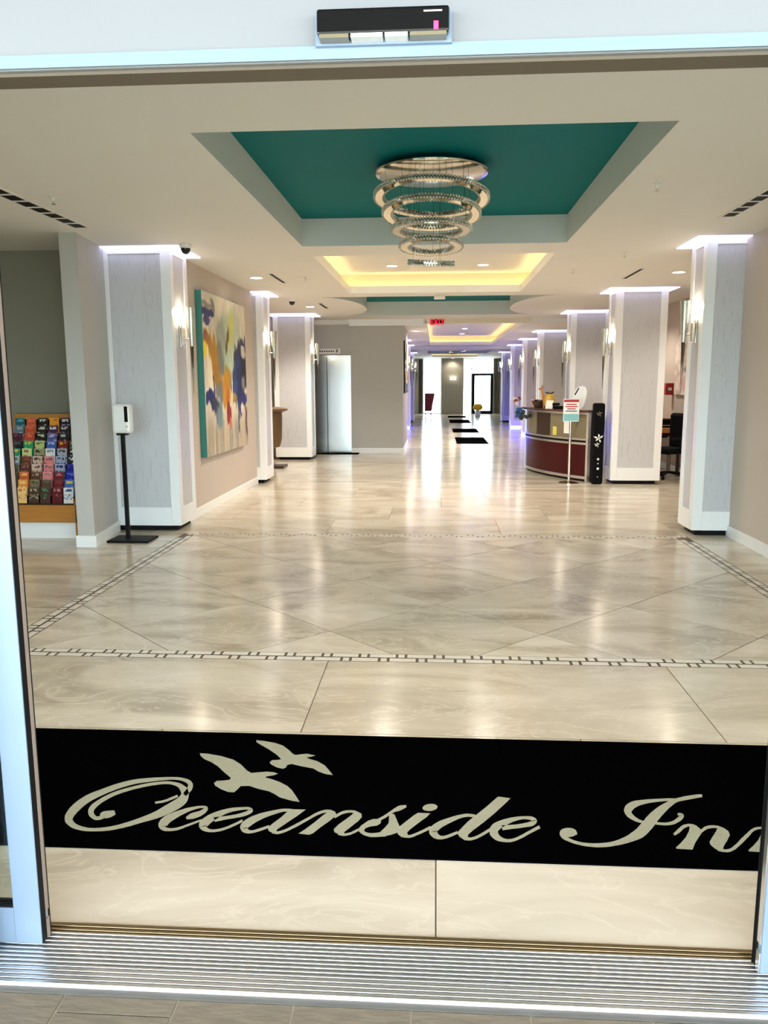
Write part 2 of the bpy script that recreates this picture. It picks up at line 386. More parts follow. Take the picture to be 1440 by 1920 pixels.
struct(MB().box(-30, 30, 42.0, 90, -0.3, -0.05).build('ground_beyond', 'concrete'), 'pale ground beyond the far glass wall')
# ------------------------------------------------ ceilings
def ceil_plane(name, x0, x1, y0, y1, z, holes, label):
    xs = sorted({x0, x1, *[h[0] for h in holes], *[h[1] for h in holes]}); ys = sorted({y0, y1, *[h[2] for h in holes], *[h[3] for h in holes]})
    mb = MB()
    for a, b in zip(xs, xs[1:]):
        for c, d in zip(ys, ys[1:]):
            mx, my = (a+b)/2, (c+d)/2
            if any(h[0] < mx < h[1] and h[2] < my < h[3] for h in holes): continue
            mb.add([(a, c, z), (a, d, z), (b, d, z), (b, c, z)], [(0, 1, 2, 3)])
    return struct(mb.build(name, 'ceil'), label)
COF1 = (-1.40, 1.31, 4.75, 8.61); TR2 = (-1.385, 1.30, 9.27, 13.1)
TR4 = (-0.24, 1.92, 18.55, 29.0); COF5 = (-0.35, 2.1, 31.6, 34.6); TR6 = (-0.2, 1.9, 35.4, 39.4)
c1 = ceil_plane('ceiling', -6.3, 4.5, 2.05, 13.45, ZC, [COF1, TR2], 'cream lobby ceiling with a teal coffer and a lit tray')
c3 = ceil_plane('ceiling_corridor', -3.7, 4.5, 18.5, 30.2, ZF, [TR4], 'cream corridor ceiling')
c4 = ceil_plane('ceiling_far', -3.7, 4.5, 30.2, 41.9, ZD, [COF5, TR6], 'cream ceiling at the far end')
def part_wall(mb, x0, y0, x1, y1, z0, z1): mb.add([(x0, y0, z0), (x1, y1, z0), (x1, y1, z1), (x0, y0, z1)], [(0, 1, 2, 3)])
def coffer(parent, r, z, h, top):
    x0, x1, y0, y1 = r; mb = MB()
    for a in ((x0, y0, x1, y0), (x1, y0, x1, y1), (x1, y1, x0, y1), (x0, y1, x0, y0)): part_wall(mb, a[0], a[1], a[2], a[3], z, z+h)
    mb.build('coffer_side', 'coffer', parent)
    MB().add([(x0, y0, z+h), (x1, y0, z+h), (x1, y1, z+h), (x0, y1, z+h)], [(0, 1, 2, 3)]).build('coffer_top', top, parent)
def tray(parent, r, z, lip=0.11, h=0.31, out=0.17):
    x0, x1, y0, y1 = r; t = 0.035
    for nm, b in (('lip', (x0-t, x1+t, y0-t, y0)), ('lip', (x0-t, x1+t, y1, y1+t)), ('lip', (x0-t, x0, y0, y1)), ('lip', (x1, x1+t, y0, y1))):
        MB().box(*b, z+0.0005, z+lip).build('tray_lip', 'white', parent)
    X0, X1, Y0, Y1 = x0-out, x1+out, y0-out, y1+out; mb = MB()
    for a in ((X0, Y0, X1, Y0), (X1, Y0, X1, Y1), (X1, Y1, X0, Y1), (X0, Y1, X0, Y0)): part_wall(mb, a[0], a[1], a[2], a[3], z, z+h)
    mb.build('tray_side', 'tray', parent)
    MB().add([(X0, Y0, z+h), (X1, Y0, z+h), (X1, Y1, z+h), (X0, Y1, z+h)], [(0, 1, 2, 3)]).build('tray_top', 'ceil', parent)
    e = 0.085
    for b in ((x0-e-0.02, x1+e+0.02, y0-e-0.02, y0-e), (x0-e-0.02, x1+e+0.02, y1+e, y1+e+0.02), (x0-e-0.02, x0-e, y0-e, y1+e), (x1+e, x1+e+0.02, y0-e, y1+e)):
        MB().box(*b, z+0.01, z+0.03).build('cove_strip', 'cove', parent)
coffer(c1, COF1, ZC, 0.275, 'teal'); tray(c1, TR2, ZC)
tray(c3, TR4, ZF); coffer(c4, COF5, ZD, 0.25, 'teal'); tray(c4, TR6, ZD)
# the coffer whose two sides bulge inwards as round lobes
Y3a, Y3b, NL = 13.62, 17.35, 24
def lobe(side, y):
    t = (y-Y3a)/(Y3b-Y3a); s = max(0.0, 1-(2*t-1)**2)**0.5
    return side*(2.0-0.66*s)+(0.03 if side > 0 else 0)
mb = MB(); wl = MB(); tp = MB(); zz = ZC
mb.add([(-3.7, 13.45, zz), (4.5, 13.45, zz), (4.5, Y3a, zz), (-3.7, Y3a, zz)], [(0, 1, 2, 3)])
mb.add([(-3.7, Y3b, zz), (4.5, Y3b, zz), (4.5, 18.5, zz), (-3.7, 18.5, zz)], [(0, 1, 2, 3)])
for i in range(NL):
    ya, yb = [Y3a+(Y3b-Y3a)*(0.5-0.5*math.cos(PI*k/NL)) for k in (i, i+1)]
    for sd, xe in ((-1, -3.7), (1, 4.5)):
        mb.add([(xe, ya, zz), (lobe(sd, ya), ya, zz), (lobe(sd, yb), yb, zz), (xe, yb, zz)], [(0, 1, 2, 3)])
        part_wall(wl, lobe(sd, ya), ya, lobe(sd, yb), yb, zz, zz+0.28)
    tp.add([(lobe(-1, ya), ya, zz+0.28), (lobe(1, ya), ya, zz+0.28), (lobe(1, yb), yb, zz+0.28), (lobe(-1, yb), yb, zz+0.28)], [(0, 1, 2, 3)])
part_wall(wl, lobe(-1, Y3a), Y3a, lobe(1, Y3a), Y3a, zz, zz+0.28); part_wall(wl, lobe(-1, Y3b), Y3b, lobe(1, Y3b), Y3b, zz, zz+0.28)
c2 = struct(mb.build('ceiling_lounge', 'ceil'), 'cream ceiling with a coffer between two rounded lobes')
wl.build('coffer_side', 'coffer', c2); tp.build('coffer_top', 'teal', c2)
struct(MB().box(-3.7, 4.5, 18.44, 18.5, ZF-0.002, ZC-0.001).build('trim_1', 'ceil'), 'step in the ceiling above the corridor mouth')
struct(MB().box(-1.97, -0.30, 18.36, 18.44, 2.86, 2.999).box(-1.97, -0.30, 18.33, 18.36, 2.94, 2.999).build('trim_2', 'white'), 'white moulding along the top of the grey wall')
struct(MB().box(-3.7, 4.5, 30.15, 30.2, ZD, ZF-0.001).build('trim_3', 'ceil'), 'step in the ceiling at the far end')
struct(MB().box(-9, 9, -3.6, 1.94, 3.40, 3.65).build('added_shade_canopy', 'canopy'), 'unseen canopy added outside to shade the door header')  # out of view, added to cut the skylight falling on the door header
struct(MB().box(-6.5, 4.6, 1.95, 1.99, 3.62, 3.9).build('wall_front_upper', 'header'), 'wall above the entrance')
struct(MB().box(-6.5, 4.6, 1.9, 42.1, 3.62, 3.72).build('roof', 'concrete'), 'flat roof above the lobby')
# ------------------------------------------------ walls
def wall(name, x0, x1, y0, y1, z0, z1, m, label): return struct(MB().box(x0, x1, y0, y1, z0, z1).build(name, m), label)
wall('wall_right', 3.05, 3.25, 2.1, 8.56, -0.01, 3.6, 'wall', 'taupe wall to the right of the entrance')
wall('wall_right_room', 4.25, 4.4, 8.4, 20.2, -0.01, 3.6, 'wall', 'taupe wall of the room behind the right columns')
wall('wall_right_return', 3.2, 4.3, 8.56, 8.66, -0.01, 3.6, 'wall', 'short wall behind the nearest right column')
wall('wall_right_far', 3.55, 3.7, 20.2, 41.9, -0.01, 3.6, 'wall', 'taupe wall along the far right columns')
wall('wall_right_step', 3.55, 4.4, 20.1, 20.2, -0.01, 3.6, 'wall', 'short step in the right wall')
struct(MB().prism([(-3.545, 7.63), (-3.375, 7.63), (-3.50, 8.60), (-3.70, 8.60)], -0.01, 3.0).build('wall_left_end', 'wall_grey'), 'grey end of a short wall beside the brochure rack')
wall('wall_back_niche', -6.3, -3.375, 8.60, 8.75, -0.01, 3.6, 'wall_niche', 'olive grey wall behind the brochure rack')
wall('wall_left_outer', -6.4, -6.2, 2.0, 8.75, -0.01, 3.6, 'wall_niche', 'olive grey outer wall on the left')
wall('wall_left', -3.1, -2.88, 9.0, 12.76, -0.01, 3.6, 'wall', 'taupe wall carrying the large abstract painting')
wall('wall_left_niche', -3.75, -3.55, 12.6, 18.6, -0.01, 3.6, 'wall', 'taupe wall between the second and third left columns')
wall('wall_left_return', -3.6, -3.0, 12.6, 12.74, -0.01, 3.6, 'wall', 'short wall behind the second left column')
wall('wall_back', -3.7, -1.95, 18.52, 18.7, -0.01, 3.6, 'wall_grey', 'grey wall around the elevator')
wall('wall_core', -1.95, -0.765, 18.46, 21.3, -0.01, 2.9, 'wall_grey', 'grey block beside the elevator')
wall('wall_left_far', -1.95, -1.75, 21.3, 41.9, -0.01, 3.6, 'wall', 'taupe wall along the far left columns')
wall('wall_end_left', -1.75, -0.72, 41.7, 41.9, -0.01, 3.6, 'wall_grey', 'wall left of the far windows')
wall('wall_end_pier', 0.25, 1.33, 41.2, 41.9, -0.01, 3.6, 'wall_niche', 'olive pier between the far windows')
wall('wall_end_right', 2.92, 3.55, 41.7, 41.9, -0.01, 3.6, 'wall_grey', 'wall right of the far windows')
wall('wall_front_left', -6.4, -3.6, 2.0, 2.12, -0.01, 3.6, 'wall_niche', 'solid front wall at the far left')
wall('wall_front_right', 3.05, 4.6, 2.0, 2.12, -0.01, 3.6, 'wall', 'solid front wall at the far right')
def base(name, x0, x1, y0, y1, label):
    struct(MB().box(x0, x1, y0, y1, -0.003, 0.115).build(name, 'white', bevel=0.006), label)
base('baseboard_right', 3.032, 3.05, 2.14, 8.5, 'white baseboard along the right wall')
base('baseboard_left', -2.88, -2.862, 9.11, 12.73, 'white baseboard under the abstract painting')
base('baseboard_end', -3.562, -3.358, 7.612, 7.63, 'white baseboard across the short wall end')
struct(MB().prism([(-3.375, 7.63), (-3.358, 7.63), (-3.468, 8.515), (-3.488, 8.515)], -0.003, 0.115).build('baseboard_side', 'white'), 'white baseboard along the short wall')
base('baseboard_niche', -6.2, -3.545, 8.582, 8.60, 'white baseboard behind the brochure rack')
base('baseboard_core', -1.95, -0.747, 18.44, 18.46, 'white baseboard of the grey block')
base('baseboard_core_side', -0.765, -0.747, 18.46, 21.3, 'white baseboard round the corner of the grey block')
base('baseboard_room', 4.232, 4.25, 8.7, 20.0, 'white baseboard in the room behind the right columns')
# ------------------------------------------------ front doors, header, threshold
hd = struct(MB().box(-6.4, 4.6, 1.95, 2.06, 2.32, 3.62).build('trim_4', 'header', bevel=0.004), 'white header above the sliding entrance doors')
MB().box(-6.4, 4.6, 1.942, 1.95, 2.322, 2.350).build('drip_edge', 'frame', hd)
MB().box(-6.4, 4.6, 1.965, 2.04, 2.312, 2.32).build('soffit_strip', 'soffit', hd)
def door(name, s, xi, label):
    """sliding leaf: xi = opening edge, s = +1 when the leaf runs to the right"""
    d = bpy.data.objects.new(name, None); COL.objects.link(d); struct(d, label)
    X = lambda a, b: (min(xi+s*a, xi+s*b), max(xi+s*a, xi+s*b))
    MB().box(*X(0, 0.078), 2.008, 2.050, 0.016, 2.31).build('stile', 'frame', d, bevel=0.003)
    MB().box(*X(0.98, 1.06), 2.008, 2.050, 0.016, 2.31).build('stile', 'frame', d, bevel=0.003)
    MB().box(*X(0.078, 0.98), 2.010, 2.048, 0.016, 0.125).build('bottom_rail', 'frame', d)
    MB().box(*X(0.078, 0.98), 2.014, 2.044, 0.125, 0.133).build('glazing_bead', 'black', d)
    MB().box(*X(0.078, 0.98), 2.010, 2.048, 2.20, 2.31).build('top_rail', 'frame', d)
    MB().box(*X(0.078, 0.98), 2.026, 2.032, 0.133, 2.20).build('pane', 'glass', d)
    ga, gb, ea, eb = (2.012, 2.036, 2.036, 2.052) if s < 0 else (2.032, 2.052, 2.012, 2.032)
    MB().box(*X(-0.002, 0.0), ga, gb, 0.016, 2.31).build('black_gasket', 'black', d)
    MB().box(*X(-0.004, 0.0), ea, eb, 0.10, 2.31).build('edge_strip', 'taupe' if s < 0 else 'alu', d)
    MB().box(*X(-0.004, 0.0), ea, eb, 0.016, 0.075).build('edge_strip_foot', 'taupe' if s < 0 else 'alu', d)
    MB().box(*X(-0.005, 0.0), 2.052, 2.056, 0.016, 2.31).build('rear_gasket', 'black', d)
door('door_1', -1, -1.118, 'pale aluminium sliding door leaf at the left edge')
door('door_2', 1, 0.882, 'pale aluminium sliding door leaf at the right edge')
for nm, a, b, lab in (('window_1', -3.6, -1.243, 'fixed entrance sidelight to the left'), ('window_2', 1.02, 3.05, 'fixed entrance sidelight to the right')):
    w = bpy.data.objects.new(nm, None); COL.objects.link(w); struct(w, lab)
    for x in (a, b-0.07): MB().box(x, x+0.07, 1.90, 1.985, -0.01, 2.32).build('frame_post', 'frame', w, bevel=0.003)
    for z in (-0.01, 2.22): MB().box(a+0.07, b-0.07, 1.90, 1.985, z, z+0.10).build('frame_rail', 'frame', w)
    MB().box(a+0.07, b-0.07, 1.94, 1.946, 0.09, 2.22).build('pane', 'glass', w)
th = struct(MB().box(-3.6, 3.05, 1.862, 2.118, -0.02, 0.004).build('trim_5', 'alu'), 'ribbed aluminium threshold of the sliding doors')
ys = [1.868+0.0163*i for i in range(15)]
for i, yy in enumerate(ys):
    w = 0.0105 if i < 4 else 0.007
    MB().box(-3.6, 3.05, yy, yy+w, 0.004, 0.0115).build('rib', 'alu' if yy < 2.075 else 'bronze', th, bevel=0.0015)
MB().box(-3.6, 3.05, 2.068, 2.117, 0.0041, 0.0062).build('bronze_insert', 'bronze', th)
# ------------------------------------------------ far glass wall
def far_window(name, x0, x1, label, door_x=None):
    w = bpy.data.objects.new(name, None); COL.objects.link(w); struct(w, label)
    for x in (x0, x1-0.05): MB().box(x, x+0.05, 41.74, 41.84, 0, 2.8).build('mullion', 'white', w)
    if door_x is None: MB().box((x0+x1)/2-0.02, (x0+x1)/2+0.02, 41.75, 41.83, 2.3, 2.8).build('mullion', 'white', w)
    else: MB().box(door_x-0.04, door_x, 41.75, 41.83, 0, 2.8).build('mullion', 'white', w)
    for z in ((0.0, 2.25, 2.76) if door_x is None else (2.25, 2.76)): MB().box(x0+0.05, x1-0.05, 41.75, 41.83, z, z+0.04).build('transom', 'white', w)
    MB().box(x0+0.05, x1-0.05, 41.785, 41.793, 2.29, 2.76).build('pane', 'glass_far', w)
    MB().box(x0+0.05, (door_x-0.04) if door_x else x1-0.05, 41.785, 41.793, 0.04, 2.25).build('pane', 'glass_far', w)
far_window('window_3', -0.72, 0.25, 'bright far window left of the olive pier')
far_window('window_4', 1.33, 2.92, 'bright far window around the black framed door', 1.80)
d3 = bpy.data.objects.new('door_3', None); COL.objects.link(d3); struct(d3, 'black framed glass door at the end of the corridor')
for b in ((1.80, 1.94, 0, 2.05), (2.74, 2.87, 0, 2.05), (1.94, 2.74, 1.93, 2.05), (1.94, 2.74, 0.0, 0.16)):
    MB().box(b[0], b[1], 41.72, 41.80, b[2], b[3]).build('door_frame', 'black', d3)
MB().box(1.94, 2.74, 41.755, 41.765, 0.16, 1.93).build('pane', 'glass_far', d3)
MB().box(1.96, 2.72, 41.70, 41.72, 0.98, 1.02).build('push_bar', 'alu', d3)
# ================================================================== COLUMNS AND SCONCES
def sconce(x, y, z, side, label):
    r = thing('wall_sconce', label, 'sconce', (x, y, z), 0 if side > 0 else PI, 'cone sconces on the columns')
    MB().box(0.0005, 0.018, -0.045, 0.045, -0.11, 0.12).build('backplate', 'chrome', r, bevel=0.003)
    MB().box(0.018, 0.05, -0.03, 0.03, -0.09, 0.10).build('crystal_block', 'crystal', r, bevel=0.004)
    MB().tube((0.018, 0, -0.02), (0.115, 0, -0.02), 0.008).build('bracket', 'chrome', r)
    MB().lathe([(0.020, -0.10), (0.034, 0.06), (0.050, 0.31), (0.052, 0.318), (0.046, 0.318), (0.030, 0.06), (0.014, -0.08)], (0.125, 0, 0), 20).build('glass_cone', 'frost', r, smooth=True)
    MB().lathe([(0.003, -0.62), (0.010, -0.40), (0.020, -0.10), (0.014, -0.09)], (0.125, 0, 0), 16).build('cone_tip', 'chrome_dark', r, smooth=True)
    MB().lathe([(0.012, 0.10), (0.014, 0.16), (0.010, 0.22), (0.003, 0.235)], (0.042, 0, 0), 12).build('bulb', 'bulb', r, smooth=True)
    lightobj('POINT', 'sconce_light', r, (0.07, 0, 0.26), 2.0, (1.0, 0.87, 0.68), 0.03)
    return r
pc = {}
def column(x0, y0, h, label, side, blue=False, w=0.77, d=0.58, group='panelled columns along the lobby', sconce_label=None, zs=2.1):
    r = thing('panelled_column', label, 'column', (x0+w/2, y0+d/2, 0), 0, group)
    s, k, X, Y = 0.105, 0.012, w/2, d/2
    key = (h, w, d)
    if key not in pc:
        q = {}
        q['plinth'] = MB().box(-X+0.06, X-0.06, -Y+0.06, Y-0.06, 0, 0.062).mesh('plinth', 'black')
        q['corner_post'] = [MB().box(*sorted((a*X, a*(X-s))), *sorted((b*Y, b*(Y-s))), 0.06, h-0.001).mesh('corner_post', 'white') for a in (-1, 1) for b in (-1, 1)]
        q['bottom_rail'] = [MB().box(-X+s, X-s, -Y, -Y+s, 0.06, 0.26).mesh('bottom_rail', 'white'), MB().box(-X+s, X-s, Y-s, Y, 0.06, 0.26).mesh('bottom_rail', 'white'),
                            MB().box(-X, -X+s, -Y+s, Y-s, 0.06, 0.26).mesh('bottom_rail', 'white'), MB().box(X-s, X, -Y+s, Y-s, 0.06, 0.26).mesh('bottom_rail', 'white')]
        q['top_rail'] = [MB().box(-X+s, X-s, -Y, -Y+s, h-0.06, h-0.001).mesh('top_rail', 'white'), MB().box(-X+s, X-s, Y-s, Y, h-0.06, h-0.001).mesh('top_rail', 'white'),
                         MB().box(-X, -X+s, -Y+s, Y-s, h-0.06, h-0.001).mesh('top_rail', 'white'), MB().box(X-s, X, -Y+s, Y-s, h-0.06, h-0.001).mesh('top_rail', 'white')]
        q['panel'] = [MB().box(-X+s, X-s, -Y+k, -Y+s, 0.26, h-0.06).mesh('panel', 'crackle'), MB().box(-X+s, X-s, Y-s, Y-k, 0.26, h-0.06).mesh('panel', 'crackle'),
                      MB().box(-X+k, -X+s, -Y+s, Y-s, 0.26, h-0.06).mesh('panel', 'crackle'), MB().box(X-s, X-k, -Y+s, Y-s, 0.26, h-0.06).mesh('panel', 'crackle')]
        e = 0.125; c = MB()
        for b in ((-X-e, X+e, -Y-e, -Y), (-X-e, X+e, Y, Y+e), (-X-e, -X, -Y, Y), (X, X+e, -Y, Y)): c.box(*b, h-0.012, h-0.0005)
        q['light_collar'] = c.mesh('light_collar', 'collar')
        e = 0.0; c = MB()
        for b in ((-X+.03, X-.03, -Y+.03, -Y+.06), (-X+.03, X-.03, Y-.06, Y-.03), (-X+.03, -X+.06, -Y+.06, Y-.06), (X-.06, X-.03, -Y+.06, Y-.06)): c.box(*b, 0.01, 0.058)
        q['glow_strip'] = c.mesh('glow_strip', 'blue')
        pc[key] = q
    for nm, me in pc[key].items():
        if nm == 'glow_strip' and not blue: continue
        for one in (me if isinstance(me, list) else [me]): link(nm, one, r, bevel=0.004 if nm == 'corner_post' else 0)
    if sconce_label: sconce(x0+(w if side > 0 else 0)-side*k, y0+d/2, zs, side, sconce_label)
    return r
LX, RX = -3.555, 2.685
column(LX, 8.52, ZC, 'white framed column with crackled grey panel behind the sanitizer stand', 1, sconce_label='cone sconce on the column behind the sanitizer stand')
column(LX+0.06, 12.74, ZC, 'white framed column just beyond the large abstract painting', 1, sconce_label='cone sconce on the column just beyond the abstract painting')
column(-3.375, 16.75, ZC, 'white framed column between the brown urn and the elevator', 1, sconce_label='cone sconce on the column next to the elevator')
column(RX-0.02, 8.46, ZC, 'white framed column against the right wall nearest the entrance', -1, d=0.48, sconce_label='cone sconce on the right column nearest the entrance')
column(RX+0.05, 12.80, ZC, 'white framed column right of the dark red reception desk', -1, sconce_label='cone sconce on the column right of the reception desk')
column(RX, 16.65, ZC, 'white framed column directly behind the reception desk', -1, sconce_label='cone sconce on the column behind the reception desk')
names = ['fourth', 'fifth', 'sixth', 'seventh']
for i, (y, h) in enumerate(((21.2, ZF), (25.0, ZF), (29.0, ZF), (33.0, ZD))):
    column(RX-0.05, y, h, f'{names[i]} column from the entrance along the right side of the corridor', -1, blue=i in (1, 2), sconce_label=f'cone sconce on the {names[i]} right hand column')
names = ['nearest', 'second', 'farthest']
for i, (y, h) in enumerate(((25.2, ZF), (28.7, ZF), (33.2, ZD))):
    column(-1.70, y, h, f'{names[i]} of the columns beyond the grey elevator block on the left', 1, blue=i < 2, sconce_label=f'cone sconce on the {names[i]} left column beyond the elevator block')
# ================================================================== CEILING LAMPS AND DEVICES
def downlight(x, y, z, label, w=1.0, color=WARM, spot=2.4, tilt=(0, 0, 0)):
    r = thing('downlight', label, 'downlight', (x, y, z), 0, 'recessed downlights')
    MB().lathe([(0.095, -0.001), (0.095, -0.007), (0.078, -0.009), (0.078, -0.001)], n=24).build('trim_ring', 'white', r, smooth=True)
    MB().lathe([(0.077, -0.003), (0.077, -0.006)], n=24).build('lens', 'lamp', r)
    lightobj('SPOT', 'downlight_beam', r, (0, 0, -0.02), DOWN_W*w*3.0, color, 0.07, spot, tilt)
    return r
for x, y, lab in ((-0.67, 12.30, 'left of the two downlights in the yellow lit ceiling tray'), (0.67, 12.32, 'right of the two downlights in the yellow lit ceiling tray'),
                  (-0.67, 10.2, 'left downlight at the near end of the ceiling tray'), (0.67, 10.2, 'right downlight at the near end of the ceiling tray')):
    downlight(x, y, ZC+0.31, lab)
downlight(-2.42, 11.0, ZC, 'downlight aimed at the abstract painting', 0.36, (1.0, 0.88, 0.70), 1.5, (0, math.radians(-18), 0))
downlight(3.12, 10.98, ZC, 'downlight between the two nearest right columns', 0.35)
for i, x in enumerate((-2.3, -0.75, 0.75, 2.3)):
    downlight(x, 3.05, ZC, f'downlight just inside the entrance, number {"one two three four".split()[i]} from the left', 0.42, (1.0, 0.88, 0.73))
downlight(-4.6, 5.2, ZC, 'downlight in the niche left of the entrance', 0.6)
for i, x in enumerate((-2.1, 2.05)):
    for k, y in enumerate((5.2, 8.1)): pass
for i, y in enumerate((19.9, 22.3, 25.0, 27.6)):
    downlight(0.84, y, ZF+0.31, f'{"first second third fourth".split()[i]} downlight of the row in the corridor tray')
downlight(-0.52, 21.0, ZF, 'downlight beside the corner of the grey block', 1.4)
downlight(0.79, 40.9, ZD, 'downlight above the olive pier at the far end', 0.35)
downlight(-2.35, 15.2, ZC, 'downlight near the brown urn', 1.8); downlight(3.3, 15.2, ZC, 'downlight above the reception desk', 0.8); downlight(3.75, 11.6, ZC, 'downlight in the room behind the right columns', 0.3)
def dome(x, y, label):
    r = thing('dome_camera', label, 'camera', (x, y, ZC), 0, 'ceiling dome cameras')
    MB().lathe([(0.062, -0.001), (0.062, -0.035), (0.055, -0.042), (0.05, -0.042)], n=24).build('housing', 'white_plastic', r, smooth=True)
    MB().lathe([(0.05, -0.041), (0.047, -0.062), (0.034, -0.085), (0.016, -0.098), (0.002, -0.101)], n=24).build('dome', 'blackgloss', r, smooth=True)
dome(-2.56, 8.36, 'dark dome camera at the nearest left column')
dome(-2.45, 13.85, 'dark dome camera beyond the abstract painting')
def diffuser(x0, x1, y0, y1, n, label, z=ZC):
    r = thing('slot_diffuser', label, 'air vent', ((x0+x1)/2, (y0+y1)/2, z), 0, 'slot air diffusers in the ceiling')
    w, L = (x1-x0)/2, (y1-y0)/2; t = min(0.02, w*0.3)
    f = MB(); f.box(-w, -w+t, -L, L, -0.006, -0.0005).box(w-t, w, -L, L, -0.006, -0.0005).box(-w+t, w-t, -L, -L+t, -0.006, -0.0005).box(-w+t, w-t, L-t, L, -0.006, -0.0005)
    f.build('frame', 'ceil', r)
    MB().box(-w+t, w-t, -L+t, L-t, -0.002, -0.0006).build('slot', 'black', r)
    for i in range(1, n):
        yy = -L+2*L*i/n; MB().box(-w+t, w-t, yy-0.018, yy+0.018, -0.005, -0.002).build('bridge', 'ceil', r)
diffuser(-3.30, -3.14, 5.0, 7.42, 11, 'long slotted air vent in the ceiling left of the teal coffer')
diffuser(2.42, 2.56, 5.8, 7.42, 8, 'slotted air vent in the ceiling at the right edge')
diffuser(-2.19, -2.12, 10.62, 11.62, 1, 'short slot vent between the painting and the lit tray')
diffuser(2.53, 2.60, 10.62, 11.62, 1, 'short slot vent right of the lit tray')
diffuser(-2.12, -2.05, 14.6, 15.6, 1, 'short slot vent near the rounded ceiling lobe')
def sprinkler(x, y, label, z=ZC):
    r = thing('sprinkler_head', label, 'sprinkler', (x, y, z), 0, 'ceiling sprinkler heads')
    MB().lathe([(0.034, -0.0005), (0.034, -0.004), (0.014, -0.010), (0.009, -0.03)], n=18).build('escutcheon', 'white_plastic', r, smooth=True)
    MB().lathe([(0.004, -0.029), (0.004, -0.048), (0.016, -0.049), (0.016, -0.052)], n=14).build('deflector', 'chrome', r, smooth=True)
sprinkler(-2.91, 6.22, 'sprinkler head beside the long left air vent'); sprinkler(1.57, 6.18, 'sprinkler head right of the teal coffer'); sprinkler(2.05, 9.3, 'small sprinkler head near the nearest right column')
sprinkler(-1.75, 11.0, 'small sprinkler head left of the lit tray'); sprinkler(1.7, 10.6, 'small sprinkler head right of the lit tray')
r = thing('smoke_detector', 'white rectangular detector under the ceiling before the teal strip', 'detector', (0.04, 13.5, ZC))
MB().box(-0.09, 0.09, -0.045, 0.045, -0.06, -0.0005).build('housing', 'white_plastic', r, bevel=0.01); MB().box(-0.06, 0.06, -0.047, -0.045, -0.045, -0.025).build('grille', 'paper', r)
r = thing('exit_sign', 'red and pink EXIT sign hanging over the corridor mouth', 'exit sign', (0.01, 18.95, 2.9))
MB().box(-0.155, 0.155, -0.02, 0.02, 0.005, 0.145).build('face', 'exit_face', r, bevel=0.005)
MB().box(-0.05, 0.05, -0.015, 0.015, 0.145, 0.149).build('stem', 'white_plastic', r)
text_part('lettering', 'EXIT', 0.155, 'exit', r, (0.005, -0.022, 0.075), bold=0.006); r.location = (0.0, 18.40, 2.85)
MB().box(-0.235, -0.16, -0.03, 0.03, 0.06, 0.13).build('lamp_head', 'white_plastic', r, bevel=0.01)
MB().box(-0.26, -0.235, -0.02, 0.02, 0.07, 0.10).build('lens', 'black', r)
# ------------------------------------------------ ring chandeliers
def ring_mesh(r, w=0.055, h=0.034, n=64):
    return MB().arc((0, 0), r-w/2, r+w/2, 0, 2*PI, -h/2, h/2, n)
def chandelier(x, y, z, s, rings, label):
    ch = thing('ring_chandelier', label, 'chandelier', (x, y, z))
    MB().lathe([(0.30*s, -0.0005), (0.40*s, -0.02), (0.445*s, -0.05), (0.44*s, -0.062), (0.40*s, -0.07), (0.0005, -0.075)], n=64).build('canopy', 'chrome', ch, smooth=True)
    for rr, dz, tx, ty in rings:
        ro = ring_mesh(rr*s).build('ring', 'chrome', ch, (0, 0, dz), smooth=True); ro.rotation_euler = (math.radians(tx), math.radians(ty), 0)
        cm = MB(); rnd = random.Random(int(rr*1000))
        for q, sg in ((rr*s+0.036, 1), (rr*s-0.036, -1)):
            n = int(2*PI*q/0.0235)
            for lv in (-0.011, 0.012):
                for i in range(n):
                    a = 2*PI*(i+(0.5 if lv > 0 else 0))/n
                    cm.oct((q*math.cos(a), q*math.sin(a), lv), 0.0115, 0.013)
        co = cm.build('crystals', 'crystal', ro); co['kind'] = 'stuff'; co['label'] = 'rows of cut crystal beads'
        for i in range(3):
            a = 2*PI*i/3+rr*7; px, py = rr*s*math.cos(a), rr*s*math.sin(a)
            e = ro.rotation_euler.to_matrix() @ Vector((px, py, 0))
            MB().tube((e.x, e.y, dz+e.z), (e.x*0.9, e.y*0.9, -0.06), 0.0012, n=5).build('cable', 'chrome_dark', ch)
    return ch
RINGS = [(0.415, -0.235, -7, 1.5), (0.35, -0.355, -8, 1), (0.28, -0.475, -3, 0), (0.215, -0.60, -6, 0.5), (0.145, -0.735, 8, 3)]
chandelier(-0.05, 6.66, ZC+0.275, 1.0, RINGS, 'tiered chandelier of crystal rings under the teal coffer')
chandelier(0.85, 33.1, ZD+0.25, 1.0, [(0.42, -0.12, 4, 5), (0.34, -0.2, -3, -6), (0.25, -0.3, 3, -4)], 'distant ring chandelier at the far end of the corridor')
# ================================================================== DOOR SENSOR
r = thing('door_sensor', 'black motion sensor with a red light on the entrance header', 'sensor', (-0.123, 1.942, 2.345))
MB().box(-0.152, 0.152, -0.012, 0.0, 0.0, 0.068).build('mounting_plate', 'frame', r)
MB().box(-0.146, 0.146, -0.040, -0.012, 0.012, 0.066).build('housing', 'blackgloss', r, bevel=0.006)
for a, b in ((-0.14, -0.075), (-0.07, 0.0), (0.005, 0.055), (0.06, 0.14)): MB().box(a, b, -0.044, -0.012, 0.004, 0.0118).build('sensor_lens', 'white_plastic' if -0.08 < a < 0.02 else 'smoke', r)
MB().box(0.112, 0.122, -0.043, -0.039, 0.016, 0.032).build('indicator', 'led', r)
MB().box(0.09, 0.13, -0.0415, -0.0402, 0.052, 0.055).build('brand_plate', 'paper', r)
